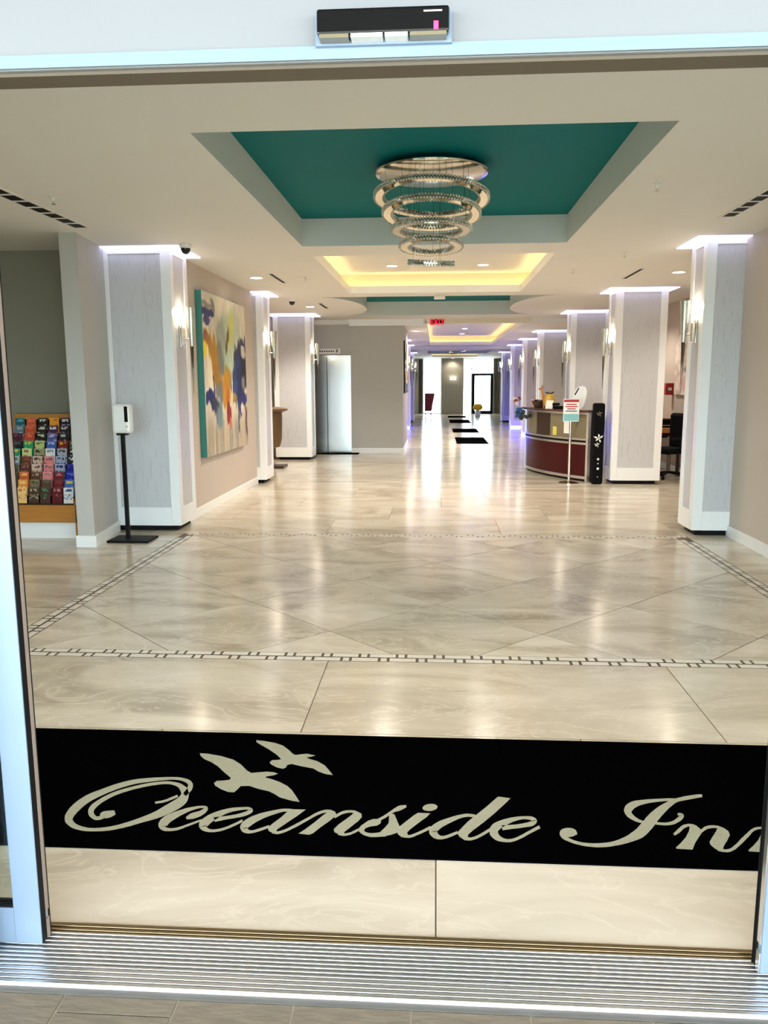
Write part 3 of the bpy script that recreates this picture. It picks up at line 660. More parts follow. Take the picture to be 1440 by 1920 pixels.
# ================================================================== ENTRANCE MAT
MATY = 2.98
mt = tag(MB().prism([(-1.99, -0.472), (1.99, -0.472), (1.99, 0.468), (-1.99, 0.468)], 0.0008, 0.0075).build('entrance_mat', 'mat_pile', None, (0, MATY, 0)),
         'black entrance mat with cream script lettering and two gulls', 'mat')
STROKES = [[[[-1068,-176],[-1061,-174],[-1054,-171],[-1046,-169],[-1039,-165],[-1033,-160],[-1026,-155],[-1021,-149],[-1015,-143],[-1010,-137],[-1005,-132],[-1001,-126],[-996,-120]],[[-1075,-160],[-1068,-158],[-1061,-155],[-1054,-152],[-1047,-148],[-1041,-143],[-1035,-138],[-1030,-131],[-1025,-126],[-1020,-120],[-1015,-115],[-1010,-109],[-1005,-104]]],[[[-1206,-232],[-1212,-233],[-1218,-234],[-1224,-235],[-1229,-236],[-1233,-237],[-1238,-239],[-1244,-242],[-1248,-247],[-1250,-258],[-1247,-267],[-1245,-270],[-1244,-272],[-1246,-275],[-1250,-277],[-1254,-278],[-1257,-277],[-1262,-272],[-1269,-265],[-1274,-258],[-1277,-252],[-1279,-249],[-1281,-244],[-1283,-239],[-1284,-231],[-1284,-221],[-1283,-209],[-1281,-197],[-1278,-184],[-1273,-170],[-1267,-157],[-1260,-143],[-1253,-131],[-1244,-119],[-1234,-109],[-1224,-98],[-1212,-89],[-1201,-79],[-1188,-70],[-1175,-62],[-1163,-54],[-1151,-48],[-1139,-42],[-1128,-37],[-1116,-33],[-1105,-29],[-1093,-25],[-1082,-23],[-1071,-23],[-1059,-24],[-1048,-28],[-1037,-33],[-1027,-40],[-1019,-48],[-1012,-57],[-1006,-67],[-1001,-76],[-997,-83],[-994,-89],[-993,-94],[-992,-98],[-991,-105],[-992,-112],[-993,-119],[-995,-127],[-999,-137],[-1005,-149],[-1012,-161],[-1019,-175],[-1027,-189],[-1034,-203],[-1041,-217],[-1049,-230],[-1057,-241],[-1066,-252],[-1076,-263],[-1086,-273],[-1098,-285],[-1111,-297],[-1124,-308],[-1136,-317],[-1148,-326],[-1159,-333],[-1171,-339],[-1182,-344],[-1194,-348],[-1206,-352],[-1218,-354],[-1230,-356],[-1242,-356],[-1254,-355],[-1266,-352],[-1277,-349],[-1288,-344],[-1299,-339],[-1308,-333],[-1317,-326],[-1324,-319],[-1330,-312],[-1335,-305],[-1337,-301],[-1338,-299],[-1338,-297],[-1339,-293],[-1340,-286],[-1341,-276],[-1341,-264],[-1341,-251],[-1339,-237],[-1338,-222],[-1335,-206],[-1331,-190],[-1327,-176],[-1321,-162],[-1314,-150],[-1307,-137],[-1298,-125],[-1290,-112],[-1281,-100],[-1271,-89],[-1261,-77],[-1249,-65],[-1235,-53],[-1221,-41],[-1207,-32],[-1192,-24],[-1176,-17],[-1160,-12],[-1144,-7],[-1130,-2],[-1116,3],[-1103,6],[-1090,9],[-1078,12],[-1065,14],[-1053,14],[-1042,13],[-1031,10],[-1020,6],[-1010,0],[-1002,-6],[-995,-12],[-990,-18],[-987,-24],[-986,-27],[-985,-30],[-984,-35],[-984,-44],[-983,-52],[-983,-61],[-984,-71],[-985,-81],[-986,-92]],[[-1190,-261],[-1193,-267],[-1196,-273],[-1199,-278],[-1203,-283],[-1208,-286],[-1213,-288],[-1217,-290],[-1219,-289],[-1220,-287],[-1222,-286],[-1224,-292],[-1227,-296],[-1232,-299],[-1237,-302],[-1244,-303],[-1252,-302],[-1261,-297],[-1271,-289],[-1282,-279],[-1291,-267],[-1299,-253],[-1305,-238],[-1309,-224],[-1310,-210],[-1310,-196],[-1307,-183],[-1303,-170],[-1298,-157],[-1293,-144],[-1286,-131],[-1278,-118],[-1269,-105],[-1259,-94],[-1249,-83],[-1238,-74],[-1226,-64],[-1213,-55],[-1200,-46],[-1187,-38],[-1174,-30],[-1162,-24],[-1150,-18],[-1138,-14],[-1126,-10],[-1114,-6],[-1102,-3],[-1090,-1],[-1078,0],[-1066,-1],[-1054,-3],[-1042,-6],[-1030,-11],[-1019,-16],[-1009,-24],[-999,-33],[-989,-43],[-980,-55],[-972,-70],[-964,-87],[-959,-106],[-955,-123],[-952,-142],[-952,-160],[-955,-178],[-960,-193],[-967,-207],[-975,-220],[-983,-232],[-992,-244],[-1001,-255],[-1011,-266],[-1022,-276],[-1033,-285],[-1044,-293],[-1056,-300],[-1068,-308],[-1080,-317],[-1094,-327],[-1107,-337],[-1121,-345],[-1133,-352],[-1146,-359],[-1158,-364],[-1170,-369],[-1183,-372],[-1196,-375],[-1208,-376],[-1221,-377],[-1233,-378],[-1245,-378],[-1257,-377],[-1269,-375],[-1280,-372],[-1292,-368],[-1303,-364],[-1314,-358],[-1324,-351],[-1335,-342],[-1346,-332],[-1357,-319],[-1366,-303],[-1373,-288],[-1378,-273],[-1380,-258],[-1382,-243],[-1383,-227],[-1382,-211],[-1381,-194],[-1378,-178],[-1374,-161],[-1368,-145],[-1362,-129],[-1354,-116],[-1345,-104],[-1335,-93],[-1325,-82],[-1316,-71],[-1306,-60],[-1295,-48],[-1284,-37],[-1271,-26],[-1256,-14],[-1241,-4],[-1225,5],[-1208,12],[-1191,17],[-1173,21],[-1157,25],[-1142,28],[-1127,30],[-1113,32],[-1099,34],[-1086,35],[-1073,36],[-1060,36],[-1048,36],[-1036,34],[-1025,31],[-1014,27],[-1004,22],[-994,16],[-985,7],[-977,-4],[-969,-18],[-964,-34],[-961,-48],[-960,-61],[-960,-72],[-962,-83],[-964,-94],[-966,-103],[-969,-112]]],[[[-913,-279],[-908,-278],[-902,-277],[-896,-276],[-891,-274],[-886,-271],[-880,-266],[-875,-261],[-869,-255],[-865,-249],[-861,-241],[-858,-234],[-856,-227],[-855,-219],[-854,-212],[-855,-203],[-859,-190],[-866,-183],[-871,-181],[-876,-180],[-882,-180],[-887,-181],[-892,-181],[-899,-183],[-906,-185],[-913,-188],[-922,-192],[-931,-196],[-940,-201],[-949,-208],[-958,-215],[-967,-222],[-975,-230],[-982,-237],[-990,-245],[-996,-253],[-1002,-263],[-1006,-274],[-1009,-285],[-1009,-298],[-1008,-313],[-1002,-330],[-993,-344],[-985,-352],[-977,-357],[-971,-360],[-965,-361],[-959,-361],[-953,-361],[-946,-360],[-939,-358],[-932,-356],[-925,-353],[-919,-349],[-913,-343],[-907,-338],[-902,-332],[-897,-328],[-892,-323],[-887,-318],[-881,-313],[-875,-307],[-868,-300],[-860,-293],[-853,-286]],[[-921,-264],[-919,-257],[-916,-249],[-914,-242],[-910,-236],[-904,-231],[-898,-227],[-893,-224],[-888,-221],[-883,-217],[-879,-212],[-876,-208],[-873,-203],[-872,-200],[-870,-197],[-870,-197],[-868,-201],[-866,-202],[-869,-200],[-873,-198],[-877,-197],[-882,-197],[-887,-198],[-892,-201],[-898,-204],[-904,-209],[-912,-215],[-919,-222],[-926,-230],[-933,-239],[-939,-248],[-946,-258],[-952,-268],[-957,-278],[-962,-288],[-966,-298],[-969,-306],[-970,-314],[-971,-322],[-971,-328],[-971,-329],[-973,-326],[-976,-325],[-977,-328],[-976,-332],[-973,-335],[-970,-337],[-965,-339],[-959,-340],[-953,-341],[-946,-340],[-939,-338],[-933,-336],[-927,-332],[-921,-328],[-915,-323],[-909,-318],[-904,-314],[-899,-309],[-894,-305],[-888,-299],[-882,-294],[-874,-287],[-867,-281],[-859,-274]]],[[[-805,-290],[-795,-285],[-784,-280],[-774,-275],[-764,-270],[-755,-267],[-747,-264],[-739,-261],[-731,-257],[-722,-254],[-714,-250],[-707,-246],[-700,-241],[-694,-235],[-688,-228],[-684,-221],[-681,-212],[-684,-197],[-690,-187],[-696,-183],[-702,-180],[-707,-179],[-713,-179],[-720,-180],[-727,-181],[-736,-182],[-746,-184],[-757,-186],[-767,-189],[-777,-193],[-787,-198],[-796,-203],[-805,-209],[-815,-217],[-824,-225],[-833,-234],[-841,-244],[-847,-254],[-853,-266],[-857,-277],[-859,-290],[-859,-305],[-854,-323],[-847,-335],[-840,-343],[-833,-349],[-826,-353],[-819,-356],[-812,-358],[-806,-359],[-799,-359],[-792,-358],[-784,-357],[-777,-354],[-768,-350],[-760,-345],[-752,-339],[-745,-333],[-737,-326],[-730,-318],[-723,-311],[-717,-303],[-711,-296],[-706,-289],[-701,-282]],[[-817,-259],[-805,-256],[-794,-253],[-783,-250],[-772,-247],[-763,-244],[-755,-241],[-747,-237],[-739,-234],[-731,-229],[-724,-225],[-717,-220],[-711,-215],[-706,-210],[-701,-204],[-697,-199],[-696,-198],[-695,-204],[-694,-205],[-697,-202],[-700,-199],[-704,-198],[-709,-198],[-715,-199],[-722,-201],[-730,-203],[-739,-207],[-749,-211],[-758,-216],[-766,-222],[-774,-229],[-781,-236],[-788,-245],[-795,-255],[-802,-266],[-808,-278],[-813,-288],[-817,-299],[-820,-309],[-823,-318],[-824,-323],[-825,-322],[-827,-317],[-829,-315],[-829,-317],[-828,-321],[-825,-326],[-820,-331],[-815,-335],[-810,-338],[-803,-340],[-797,-340],[-790,-339],[-783,-337],[-775,-334],[-767,-329],[-759,-324],[-752,-318],[-745,-311],[-738,-303],[-731,-296],[-725,-289],[-719,-282],[-714,-275],[-708,-268]]],[[[-539,-183],[-547,-183],[-554,-183],[-562,-183],[-571,-184],[-579,-186],[-587,-189],[-595,-193],[-604,-197],[-614,-202],[-625,-207],[-636,-213],[-647,-219],[-657,-227],[-667,-235],[-676,-243],[-684,-253],[-691,-263],[-697,-274],[-701,-286],[-704,-298],[-704,-314],[-699,-331],[-692,-343],[-686,-351],[-679,-355],[-671,-358],[-664,-359],[-656,-358],[-650,-356],[-643,-353],[-636,-349],[-629,-344],[-621,-338],[-612,-331],[-603,-323],[-595,-315]],[[-536,-202],[-544,-203],[-551,-203],[-558,-204],[-565,-205],[-572,-209],[-579,-213],[-586,-218],[-594,-224],[-603,-231],[-613,-239],[-622,-247],[-631,-256],[-639,-266],[-647,-276],[-654,-286],[-660,-296],[-665,-305],[-669,-314],[-673,-322],[-674,-327],[-674,-325],[-676,-320],[-678,-318],[-678,-320],[-675,-325],[-671,-330],[-666,-336],[-661,-338],[-655,-338],[-649,-336],[-643,-332],[-636,-327],[-628,-321],[-619,-315],[-610,-307],[-601,-300]]],[[[-579,-354],[-573,-355],[-568,-356],[-561,-358],[-555,-357],[-548,-354],[-542,-350],[-535,-345],[-528,-338],[-520,-330],[-511,-320],[-502,-310],[-494,-300],[-486,-290],[-479,-280],[-471,-270],[-463,-260],[-456,-250],[-448,-239],[-440,-229],[-432,-221],[-425,-214],[-419,-209],[-412,-205],[-406,-202],[-402,-201],[-398,-200],[-393,-200],[-389,-200]],[[-581,-331],[-575,-334],[-569,-337],[-564,-339],[-559,-339],[-554,-337],[-548,-333],[-542,-328],[-535,-322],[-527,-314],[-519,-304],[-510,-294],[-502,-283],[-494,-274],[-486,-264],[-479,-254],[-471,-244],[-463,-234],[-455,-223],[-447,-212],[-439,-203],[-432,-196],[-424,-190],[-417,-186],[-411,-183],[-405,-181],[-400,-181],[-395,-182],[-391,-183]]],[[[-366,-240],[-360,-233],[-355,-225],[-349,-218],[-344,-212],[-338,-208],[-332,-204],[-326,-201],[-320,-199],[-314,-198],[-308,-198],[-301,-198],[-295,-198]],[[-373,-225],[-367,-217],[-362,-209],[-356,-201],[-350,-194],[-343,-189],[-337,-185],[-330,-182],[-323,-181],[-316,-180],[-309,-180],[-303,-181],[-296,-182]]],[[[-342,-350],[-336,-351],[-331,-353],[-325,-355],[-318,-355],[-312,-354],[-306,-351],[-299,-348],[-293,-343],[-286,-337],[-279,-330],[-273,-323],[-266,-315]],[[-341,-328],[-335,-331],[-330,-335],[-325,-338],[-320,-339],[-315,-338],[-309,-336],[-303,-333],[-297,-329],[-291,-323],[-285,-316],[-278,-309],[-272,-301]]],[[[-174,-315],[-180,-318],[-186,-321],[-192,-324],[-198,-326],[-205,-328],[-211,-330],[-217,-331],[-222,-332],[-228,-331],[-233,-331],[-239,-329],[-243,-326],[-247,-323],[-250,-319],[-253,-313],[-257,-308]],[[-169,-350],[-176,-351],[-182,-352],[-189,-353],[-195,-354],[-201,-355],[-208,-356],[-215,-357],[-221,-357],[-228,-356],[-234,-353],[-240,-351],[-246,-348],[-252,-344],[-256,-340],[-260,-336],[-264,-333]]],[[[-211,-257],[-204,-250],[-196,-244],[-189,-237],[-182,-230],[-176,-222],[-170,-213],[-165,-206],[-161,-199],[-156,-194],[-152,-189],[-149,-186],[-145,-182],[-140,-179],[-135,-177],[-130,-174],[-125,-170],[-120,-165],[-115,-159],[-110,-153],[-104,-146]],[[-215,-242],[-208,-235],[-201,-228],[-195,-221],[-188,-213],[-183,-206],[-177,-198],[-172,-190],[-167,-183],[-163,-177],[-159,-171],[-156,-166],[-152,-160],[-147,-154],[-143,-148],[-138,-142],[-133,-137],[-127,-134],[-120,-133],[-114,-132],[-107,-130]]],[[[-109,-353],[-103,-354],[-97,-354],[-91,-355],[-85,-354],[-79,-351],[-73,-347],[-67,-342],[-62,-337],[-56,-333],[-50,-327],[-43,-322],[-37,-316],[-30,-310],[-22,-303],[-15,-295],[-8,-288]],[[-107,-328],[-101,-331],[-96,-334],[-91,-336],[-86,-336],[-82,-334],[-77,-331],[-72,-327],[-66,-322],[-60,-317],[-54,-312],[-48,-306],[-41,-300],[-34,-293],[-27,-286],[-20,-279],[-13,-272]]],[[[154,-186],[148,-184],[141,-182],[134,-181],[126,-180],[118,-181],[110,-183],[102,-187],[93,-190],[83,-195],[73,-201],[63,-207],[53,-214],[43,-220],[34,-226],[25,-233],[16,-241],[8,-250],[0,-260],[-7,-270],[-12,-281],[-17,-295],[-17,-311],[-16,-322],[-14,-329],[-11,-335],[-7,-342],[-2,-349],[4,-353],[9,-356],[15,-357],[22,-358],[28,-357],[34,-355],[40,-352],[46,-349],[53,-344],[61,-338],[69,-332],[78,-324],[87,-317]],[[152,-206],[145,-205],[138,-203],[132,-202],[125,-202],[119,-204],[111,-206],[104,-210],[96,-215],[87,-221],[78,-230],[69,-238],[60,-247],[51,-255],[43,-264],[35,-272],[28,-280],[22,-289],[17,-298],[12,-306],[10,-311],[10,-310],[11,-304],[11,-302],[11,-305],[12,-309],[12,-313],[13,-317],[14,-321],[16,-326],[20,-330],[24,-334],[28,-335],[33,-335],[38,-333],[43,-330],[50,-326],[57,-321],[66,-314],[74,-308],[83,-301]]],[[[106,-358],[112,-358],[119,-359],[126,-359],[133,-357],[140,-353],[148,-348],[155,-343],[161,-337],[169,-330],[176,-323],[183,-316],[190,-308],[196,-301],[203,-294],[209,-286],[215,-279]],[[108,-335],[114,-336],[121,-338],[127,-339],[132,-339],[138,-336],[145,-332],[151,-327],[158,-321],[165,-314],[172,-307],[179,-300],[185,-292],[192,-285],[198,-278],[204,-271],[210,-264]]],[[[246,-286],[256,-283],[266,-280],[276,-277],[286,-274],[296,-272],[306,-269],[315,-266],[324,-263],[333,-260],[342,-258],[350,-255],[358,-251],[364,-245],[370,-237],[375,-228],[378,-213],[376,-201],[372,-194],[366,-189],[360,-186],[353,-185],[345,-185],[336,-186],[327,-187],[319,-188],[309,-190],[300,-193],[291,-196],[281,-199],[272,-204],[262,-209],[252,-215],[243,-221],[233,-228],[223,-237],[214,-247],[207,-261],[201,-276],[199,-292],[199,-308],[201,-323],[206,-334],[211,-343],[217,-350],[223,-355],[230,-358],[237,-360],[244,-361],[251,-362],[259,-362],[267,-361],[276,-358],[285,-353],[294,-346],[303,-339],[312,-332],[320,-324],[328,-316],[336,-308],[345,-300],[354,-292],[364,-283],[374,-274],[384,-266]],[[247,-253],[257,-252],[267,-251],[277,-249],[287,-247],[297,-245],[307,-242],[316,-239],[325,-236],[333,-232],[342,-228],[349,-224],[355,-220],[359,-217],[362,-214],[363,-213],[363,-219],[363,-220],[361,-217],[358,-214],[354,-211],[349,-209],[342,-208],[334,-207],[326,-208],[318,-211],[309,-215],[301,-220],[292,-225],[284,-232],[275,-239],[267,-247],[259,-255],[250,-264],[242,-273],[236,-282],[232,-288],[230,-292],[230,-293],[230,-294],[229,-295],[229,-298],[229,-304],[230,-311],[232,-318],[235,-324],[239,-330],[243,-335],[248,-339],[254,-341],[261,-342],[268,-341],[275,-339],[283,-335],[291,-329],[300,-322],[309,-314],[317,-307],[325,-299],[333,-291],[342,-283],[351,-274],[361,-264],[371,-255],[381,-246]]],[[[511,-289],[504,-282],[496,-274],[488,-267],[480,-263],[471,-265],[464,-270],[457,-277],[451,-287],[447,-301],[448,-312],[450,-320],[453,-327],[456,-332],[460,-337],[466,-341],[472,-346],[479,-351],[486,-356],[495,-360],[504,-364],[514,-368],[524,-371],[535,-373],[545,-374],[555,-375],[564,-376],[574,-375],[584,-374],[595,-372],[606,-370],[618,-366],[629,-362],[642,-358],[654,-353],[666,-347],[679,-341],[691,-334],[704,-327],[717,-319],[730,-310],[743,-298],[754,-285],[765,-271],[775,-257],[786,-242],[796,-227],[805,-212],[814,-198],[823,-184],[833,-170],[843,-155],[853,-141],[864,-126],[875,-111],[886,-97],[897,-84],[906,-74],[915,-64],[923,-56],[932,-49],[942,-43],[952,-39],[963,-35],[974,-31],[985,-26],[997,-22],[1007,-18],[1017,-14],[1023,-12],[1028,-10],[1033,-8],[1038,-6]],[[508,-301],[498,-301],[488,-301],[479,-301],[473,-302],[469,-303],[465,-303],[463,-304],[463,-302],[464,-297],[464,-297],[465,-301],[466,-305],[468,-310],[471,-315],[475,-321],[480,-326],[486,-331],[493,-337],[501,-341],[510,-345],[519,-348],[530,-350],[540,-351],[550,-351],[560,-351],[569,-350],[578,-349],[588,-347],[599,-345],[610,-342],[621,-338],[632,-333],[644,-326],[655,-319],[667,-310],[679,-301],[691,-290],[702,-278],[713,-267],[723,-255],[732,-245],[740,-233],[748,-221],[757,-209],[766,-196],[775,-182],[785,-166],[797,-150],[808,-135],[820,-121],[832,-107],[844,-94],[857,-81],[870,-69],[883,-58],[895,-48],[906,-40],[915,-33],[925,-27],[935,-21],[947,-15],[958,-10],[969,-5],[980,-1],[992,3],[1003,7],[1014,10],[1023,13],[1030,14],[1035,15],[1039,15],[1043,15]]],[[[950,-22],[937,-23],[925,-23],[912,-23],[899,-24],[886,-26],[872,-28],[859,-30],[846,-32],[833,-34],[820,-36],[808,-39],[796,-42],[785,-45],[774,-48],[764,-52],[754,-59],[744,-67],[734,-78],[725,-91],[718,-107],[712,-125],[711,-141],[712,-154],[714,-165],[718,-174],[722,-182],[727,-188],[732,-194],[737,-199],[743,-203],[748,-206],[755,-209],[763,-212],[772,-213],[781,-215],[790,-217]],[[944,-41],[932,-42],[919,-43],[906,-44],[893,-45],[880,-47],[867,-50],[854,-53],[841,-57],[827,-61],[815,-66],[802,-72],[791,-78],[780,-84],[770,-92],[762,-99],[755,-106],[750,-113],[746,-119],[743,-124],[742,-125],[742,-125],[740,-127],[738,-133],[737,-139],[738,-146],[740,-154],[742,-163],[745,-170],[749,-176],[752,-182],[757,-187],[762,-191],[769,-194],[777,-197],[786,-199],[795,-202]]],[[[794,-214],[804,-216],[814,-218],[823,-219],[833,-220],[842,-220],[851,-218],[860,-216],[869,-212],[878,-207],[887,-199],[896,-192],[904,-184],[910,-177],[916,-169],[922,-159],[927,-143],[924,-133],[919,-131],[914,-130],[910,-130]],[[800,-197],[810,-198],[819,-200],[829,-201],[838,-201],[847,-200],[855,-198],[863,-194],[871,-190],[879,-184],[887,-176],[894,-168],[900,-161],[905,-155],[909,-151],[910,-149],[909,-155],[910,-156],[909,-152],[906,-148],[903,-143]]],[[[952,-263],[960,-256],[967,-249],[973,-243],[980,-238],[985,-234],[991,-232],[998,-230],[1003,-228],[1009,-228],[1014,-228],[1020,-228],[1026,-229]],[[951,-248],[958,-241],[966,-233],[973,-225],[981,-218],[989,-214],[996,-211],[1003,-210],[1010,-209],[1016,-209],[1021,-211],[1026,-213],[1031,-214]]],[[[972,-373],[976,-375],[981,-377],[986,-379],[991,-379],[997,-380],[1002,-380],[1009,-378],[1017,-375],[1025,-369],[1034,-362],[1043,-354],[1051,-345],[1060,-336],[1068,-327],[1077,-318],[1085,-308],[1093,-299],[1101,-289],[1110,-280],[1118,-270]],[[985,-348],[989,-352],[992,-357],[995,-360],[998,-362],[1003,-363],[1008,-362],[1014,-360],[1019,-357],[1026,-352],[1033,-345],[1041,-337],[1049,-329],[1057,-320],[1065,-311],[1073,-301],[1081,-291],[1090,-282],[1098,-272],[1107,-263],[1115,-254]]],[[[853,-286],[858,-282],[864,-277],[869,-272],[876,-266],[882,-258],[889,-250],[895,-242],[901,-236],[906,-232],[912,-228],[917,-224],[923,-221],[927,-220],[931,-219],[935,-219],[940,-219]],[[851,-273],[857,-267],[862,-261],[867,-255],[872,-248],[878,-241],[885,-233],[892,-224],[900,-216],[908,-211],[914,-208],[921,-206],[927,-204],[932,-204],[936,-205],[940,-206],[944,-207]]],[[[1113,-276],[1122,-266],[1130,-255],[1138,-246],[1145,-239],[1151,-235],[1156,-232],[1162,-229],[1167,-227],[1173,-225],[1178,-225],[1183,-224],[1188,-224]],[[1111,-259],[1119,-250],[1128,-240],[1137,-231],[1146,-223],[1154,-217],[1161,-214],[1167,-212],[1173,-211],[1178,-210],[1183,-210],[1188,-211],[1193,-212]]],[[[1203,-265],[1211,-258],[1218,-251],[1226,-245],[1232,-240],[1238,-237],[1244,-234],[1251,-232],[1256,-231],[1262,-230],[1267,-230],[1273,-231],[1278,-231]],[[1203,-250],[1211,-243],[1219,-235],[1227,-227],[1235,-221],[1243,-217],[1251,-214],[1258,-212],[1264,-212],[1270,-212],[1276,-213],[1280,-215],[1285,-217]]],[[[1213,-375],[1217,-377],[1221,-378],[1226,-380],[1231,-381],[1237,-381],[1243,-381],[1249,-380],[1257,-377],[1266,-371],[1275,-364],[1284,-355],[1294,-347],[1303,-338],[1312,-329],[1321,-320],[1330,-310],[1339,-301],[1348,-291],[1357,-282],[1366,-272]],[[1228,-350],[1231,-354],[1234,-358],[1236,-362],[1240,-364],[1244,-364],[1250,-364],[1255,-362],[1261,-359],[1268,-354],[1276,-347],[1284,-339],[1293,-331],[1301,-322],[1310,-313],[1319,-303],[1328,-293],[1337,-284],[1346,-275],[1356,-265],[1365,-256]]]]
GLYPHS = [[[917,-209],[936,-205],[950,-215],[958,-239],[961,-252],[934,-293],[910,-330],[889,-371],[836,-369],[835,-362],[860,-333],[888,-296],[910,-258],[923,-228]],[[1173,-212],[1191,-208],[1205,-218],[1211,-242],[1213,-255],[1182,-295],[1155,-332],[1131,-373],[1079,-371],[1079,-363],[1106,-335],[1137,-298],[1161,-260],[1177,-230]],[[1015,-210],[1029,-212],[1044,-226],[1053,-247],[1049,-271],[1027,-308],[1005,-340],[993,-363],[1003,-370],[982,-375],[968,-362],[960,-337],[963,-319],[985,-285],[1007,-252],[1021,-227]],[[1270,-213],[1283,-215],[1297,-229],[1304,-249],[1298,-273],[1273,-310],[1249,-341],[1235,-364],[1244,-372],[1223,-377],[1210,-363],[1205,-339],[1208,-321],[1233,-287],[1258,-255],[1274,-230]],[[-547,-186],[-484,-186],[-505,-227],[-537,-280],[-562,-322],[-567,-334],[-561,-347],[-574,-354],[-593,-340],[-601,-321],[-593,-297],[-566,-244],[-551,-204]],[[-408,-193],[-391,-182],[-372,-194],[-362,-218],[-384,-261],[-414,-310],[-431,-344],[-444,-356],[-484,-350],[-464,-320],[-435,-268],[-412,-221],[-400,-199]],[[-319,-184],[-292,-186],[-271,-203],[-267,-227],[-278,-255],[-300,-294],[-321,-331],[-320,-342],[-337,-348],[-357,-333],[-361,-314],[-348,-283],[-320,-237],[-301,-204]],[[-169,-194],[-148,-200],[-131,-260],[-121,-295],[-132,-325],[-152,-339],[-177,-350],[-192,-322],[-177,-292],[-166,-265],[-166,-228]],[[-273,-310],[-265,-286],[-242,-251],[-224,-238],[-207,-237],[-194,-245],[-195,-267],[-207,-282],[-233,-290],[-248,-302],[-251,-317],[-258,-332],[-268,-327]],[[-59,-185],[-14,-186],[-26,-211],[-59,-259],[-87,-302],[-96,-323],[-92,-337],[-98,-354],[-114,-352],[-129,-333],[-133,-308],[-123,-280],[-96,-237],[-74,-202]],[[13,-137],[12,-147],[6,-157],[-3,-165],[-14,-170],[-25,-170],[-34,-167],[-41,-161],[-44,-151],[-42,-141],[-37,-131],[-28,-123],[-17,-118],[-6,-117],[4,-121],[11,-128]],[[248,-48],[295,-58],[280,-85],[230,-166],[185,-233],[142,-291],[122,-322],[120,-337],[106,-355],[91,-339],[83,-312],[99,-281],[124,-236],[153,-193],[198,-127]],[[510,-286],[506,-298],[498,-308],[487,-315],[475,-318],[463,-316],[454,-310],[449,-301],[449,-289],[453,-277],[461,-267],[472,-260],[484,-257],[496,-258],[505,-265],[510,-274]]]
GULLS = [[[-1021,253],[-986,251],[-921,232],[-859,201],[-817,161],[-778,108],[-756,88],[-727,95],[-694,103],[-663,99],[-644,88],[-658,74],[-686,62],[-690,53],[-665,43],[-622,19],[-586,-12],[-562,-44],[-539,-87],[-516,-132],[-549,-124],[-598,-103],[-628,-75],[-652,-57],[-693,-43],[-740,-19],[-773,-23],[-779,-48],[-787,-73],[-811,-72],[-845,-52],[-876,-25],[-887,-4],[-880,14],[-851,19],[-831,25],[-829,42],[-863,80],[-909,137],[-946,172],[-985,199],[-1009,227]],[[-803,395],[-764,388],[-713,372],[-671,346],[-640,307],[-613,268],[-600,259],[-579,267],[-553,275],[-514,259],[-530,247],[-549,238],[-536,227],[-497,207],[-461,171],[-438,131],[-416,89],[-446,95],[-479,115],[-505,141],[-556,157],[-603,176],[-619,167],[-621,144],[-630,131],[-654,139],[-685,163],[-699,183],[-693,206],[-667,210],[-655,217],[-681,255],[-728,307],[-775,351],[-798,376]]]
def flat_poly(mb, pts, z):
    from mathutils.geometry import tessellate_polygon
    v = [Vector((p[0]/1000, p[1]/1000, 0)) for p in pts]
    mb.add([(q.x, q.y, z) for q in v], [t if (v[t[1]]-v[t[0]]).cross(v[t[2]]-v[t[0]]).z > 0 else (t[0], t[2], t[1]) for t in tessellate_polygon([v])])
lm = MB(); z = 0.0079
for Lf, Rg in STROKES:
    n = len(Lf); vs = []
    for a, b in zip(Lf, Rg): vs += [(a[0]/1000, a[1]/1000, z), (b[0]/1000, b[1]/1000, z)]
    lm.add(vs, [(2*i, 2*i+1, 2*i+3, 2*i+2) for i in range(n-1)]); z += 0.00002
for p in GLYPHS: flat_poly(lm, p, z); z += 0.00002
lo = lm.build('lettering', 'mat_print', mt); lo['label'] = 'cream script reading Oceanside Inn'
for p, lb in zip(GULLS, ('larger cream gull in flight', 'smaller cream gull in flight')):
    gm = MB(); flat_poly(gm, p, 0.0082); o = gm.build('gull', 'mat_print', mt); o['label'] = lb
# ================================================================== PAINTINGS
def fbm(x, y, s=0.0): return noise.fractal(Vector((x, y, s)), 1.0, 2.0, 4)
def mixc(a, b, t): return tuple(a[i]+(b[i]-a[i])*t for i in range(3))
def sstep(a, b, x):
    t = min(1, max(0, (x-a)/(b-a))); return t*t*(3-2*t)
def strokes_fn(base, strokes, seed=0.0, wob=0.035):
    def fn(u, v):
        du = u+wob*fbm(u*5, v*3, seed)+0.02*fbm(u*22, v*7, seed+3); dv = v+wob*0.8*fbm(u*9, v*3, seed+7)
        c = base(u, v)
        for (cx, cy, rx, ry, tilt, col, soft) in strokes:
            x, y = du-cx-tilt*(dv-cy), dv-cy
            d = math.sqrt((x/rx)**2+(y/ry)**2)
            t = 1-sstep(1-soft, 1+soft*0.4, d+0.38*fbm(u*30, v*5, seed+cx*9)+0.15*fbm(u*9, v*9, seed+cy*5))
            if t > 0: c = mixc(c, col, t)
        return tuple(min(255, max(0, k*(1+0.06*fbm(u*40, v*12, seed+5)))) for k in c)
    return fn
def base1(u, v):
    streak = 0.5+0.9*fbm(u*16, v*1.2, 2.0)
    low = mixc((206, 186, 156), (150, 146, 130), min(1, max(0, streak)))
    low = mixc(low, (222, 206, 178), sstep(0.10, 0.30, v)*0.6)
    hi = mixc((232, 222, 200), (214, 206, 186), min(1, max(0, 0.5+fbm(u*4, v*3, 9))))
    return mixc(low, hi, sstep(0.15, 0.4, v))
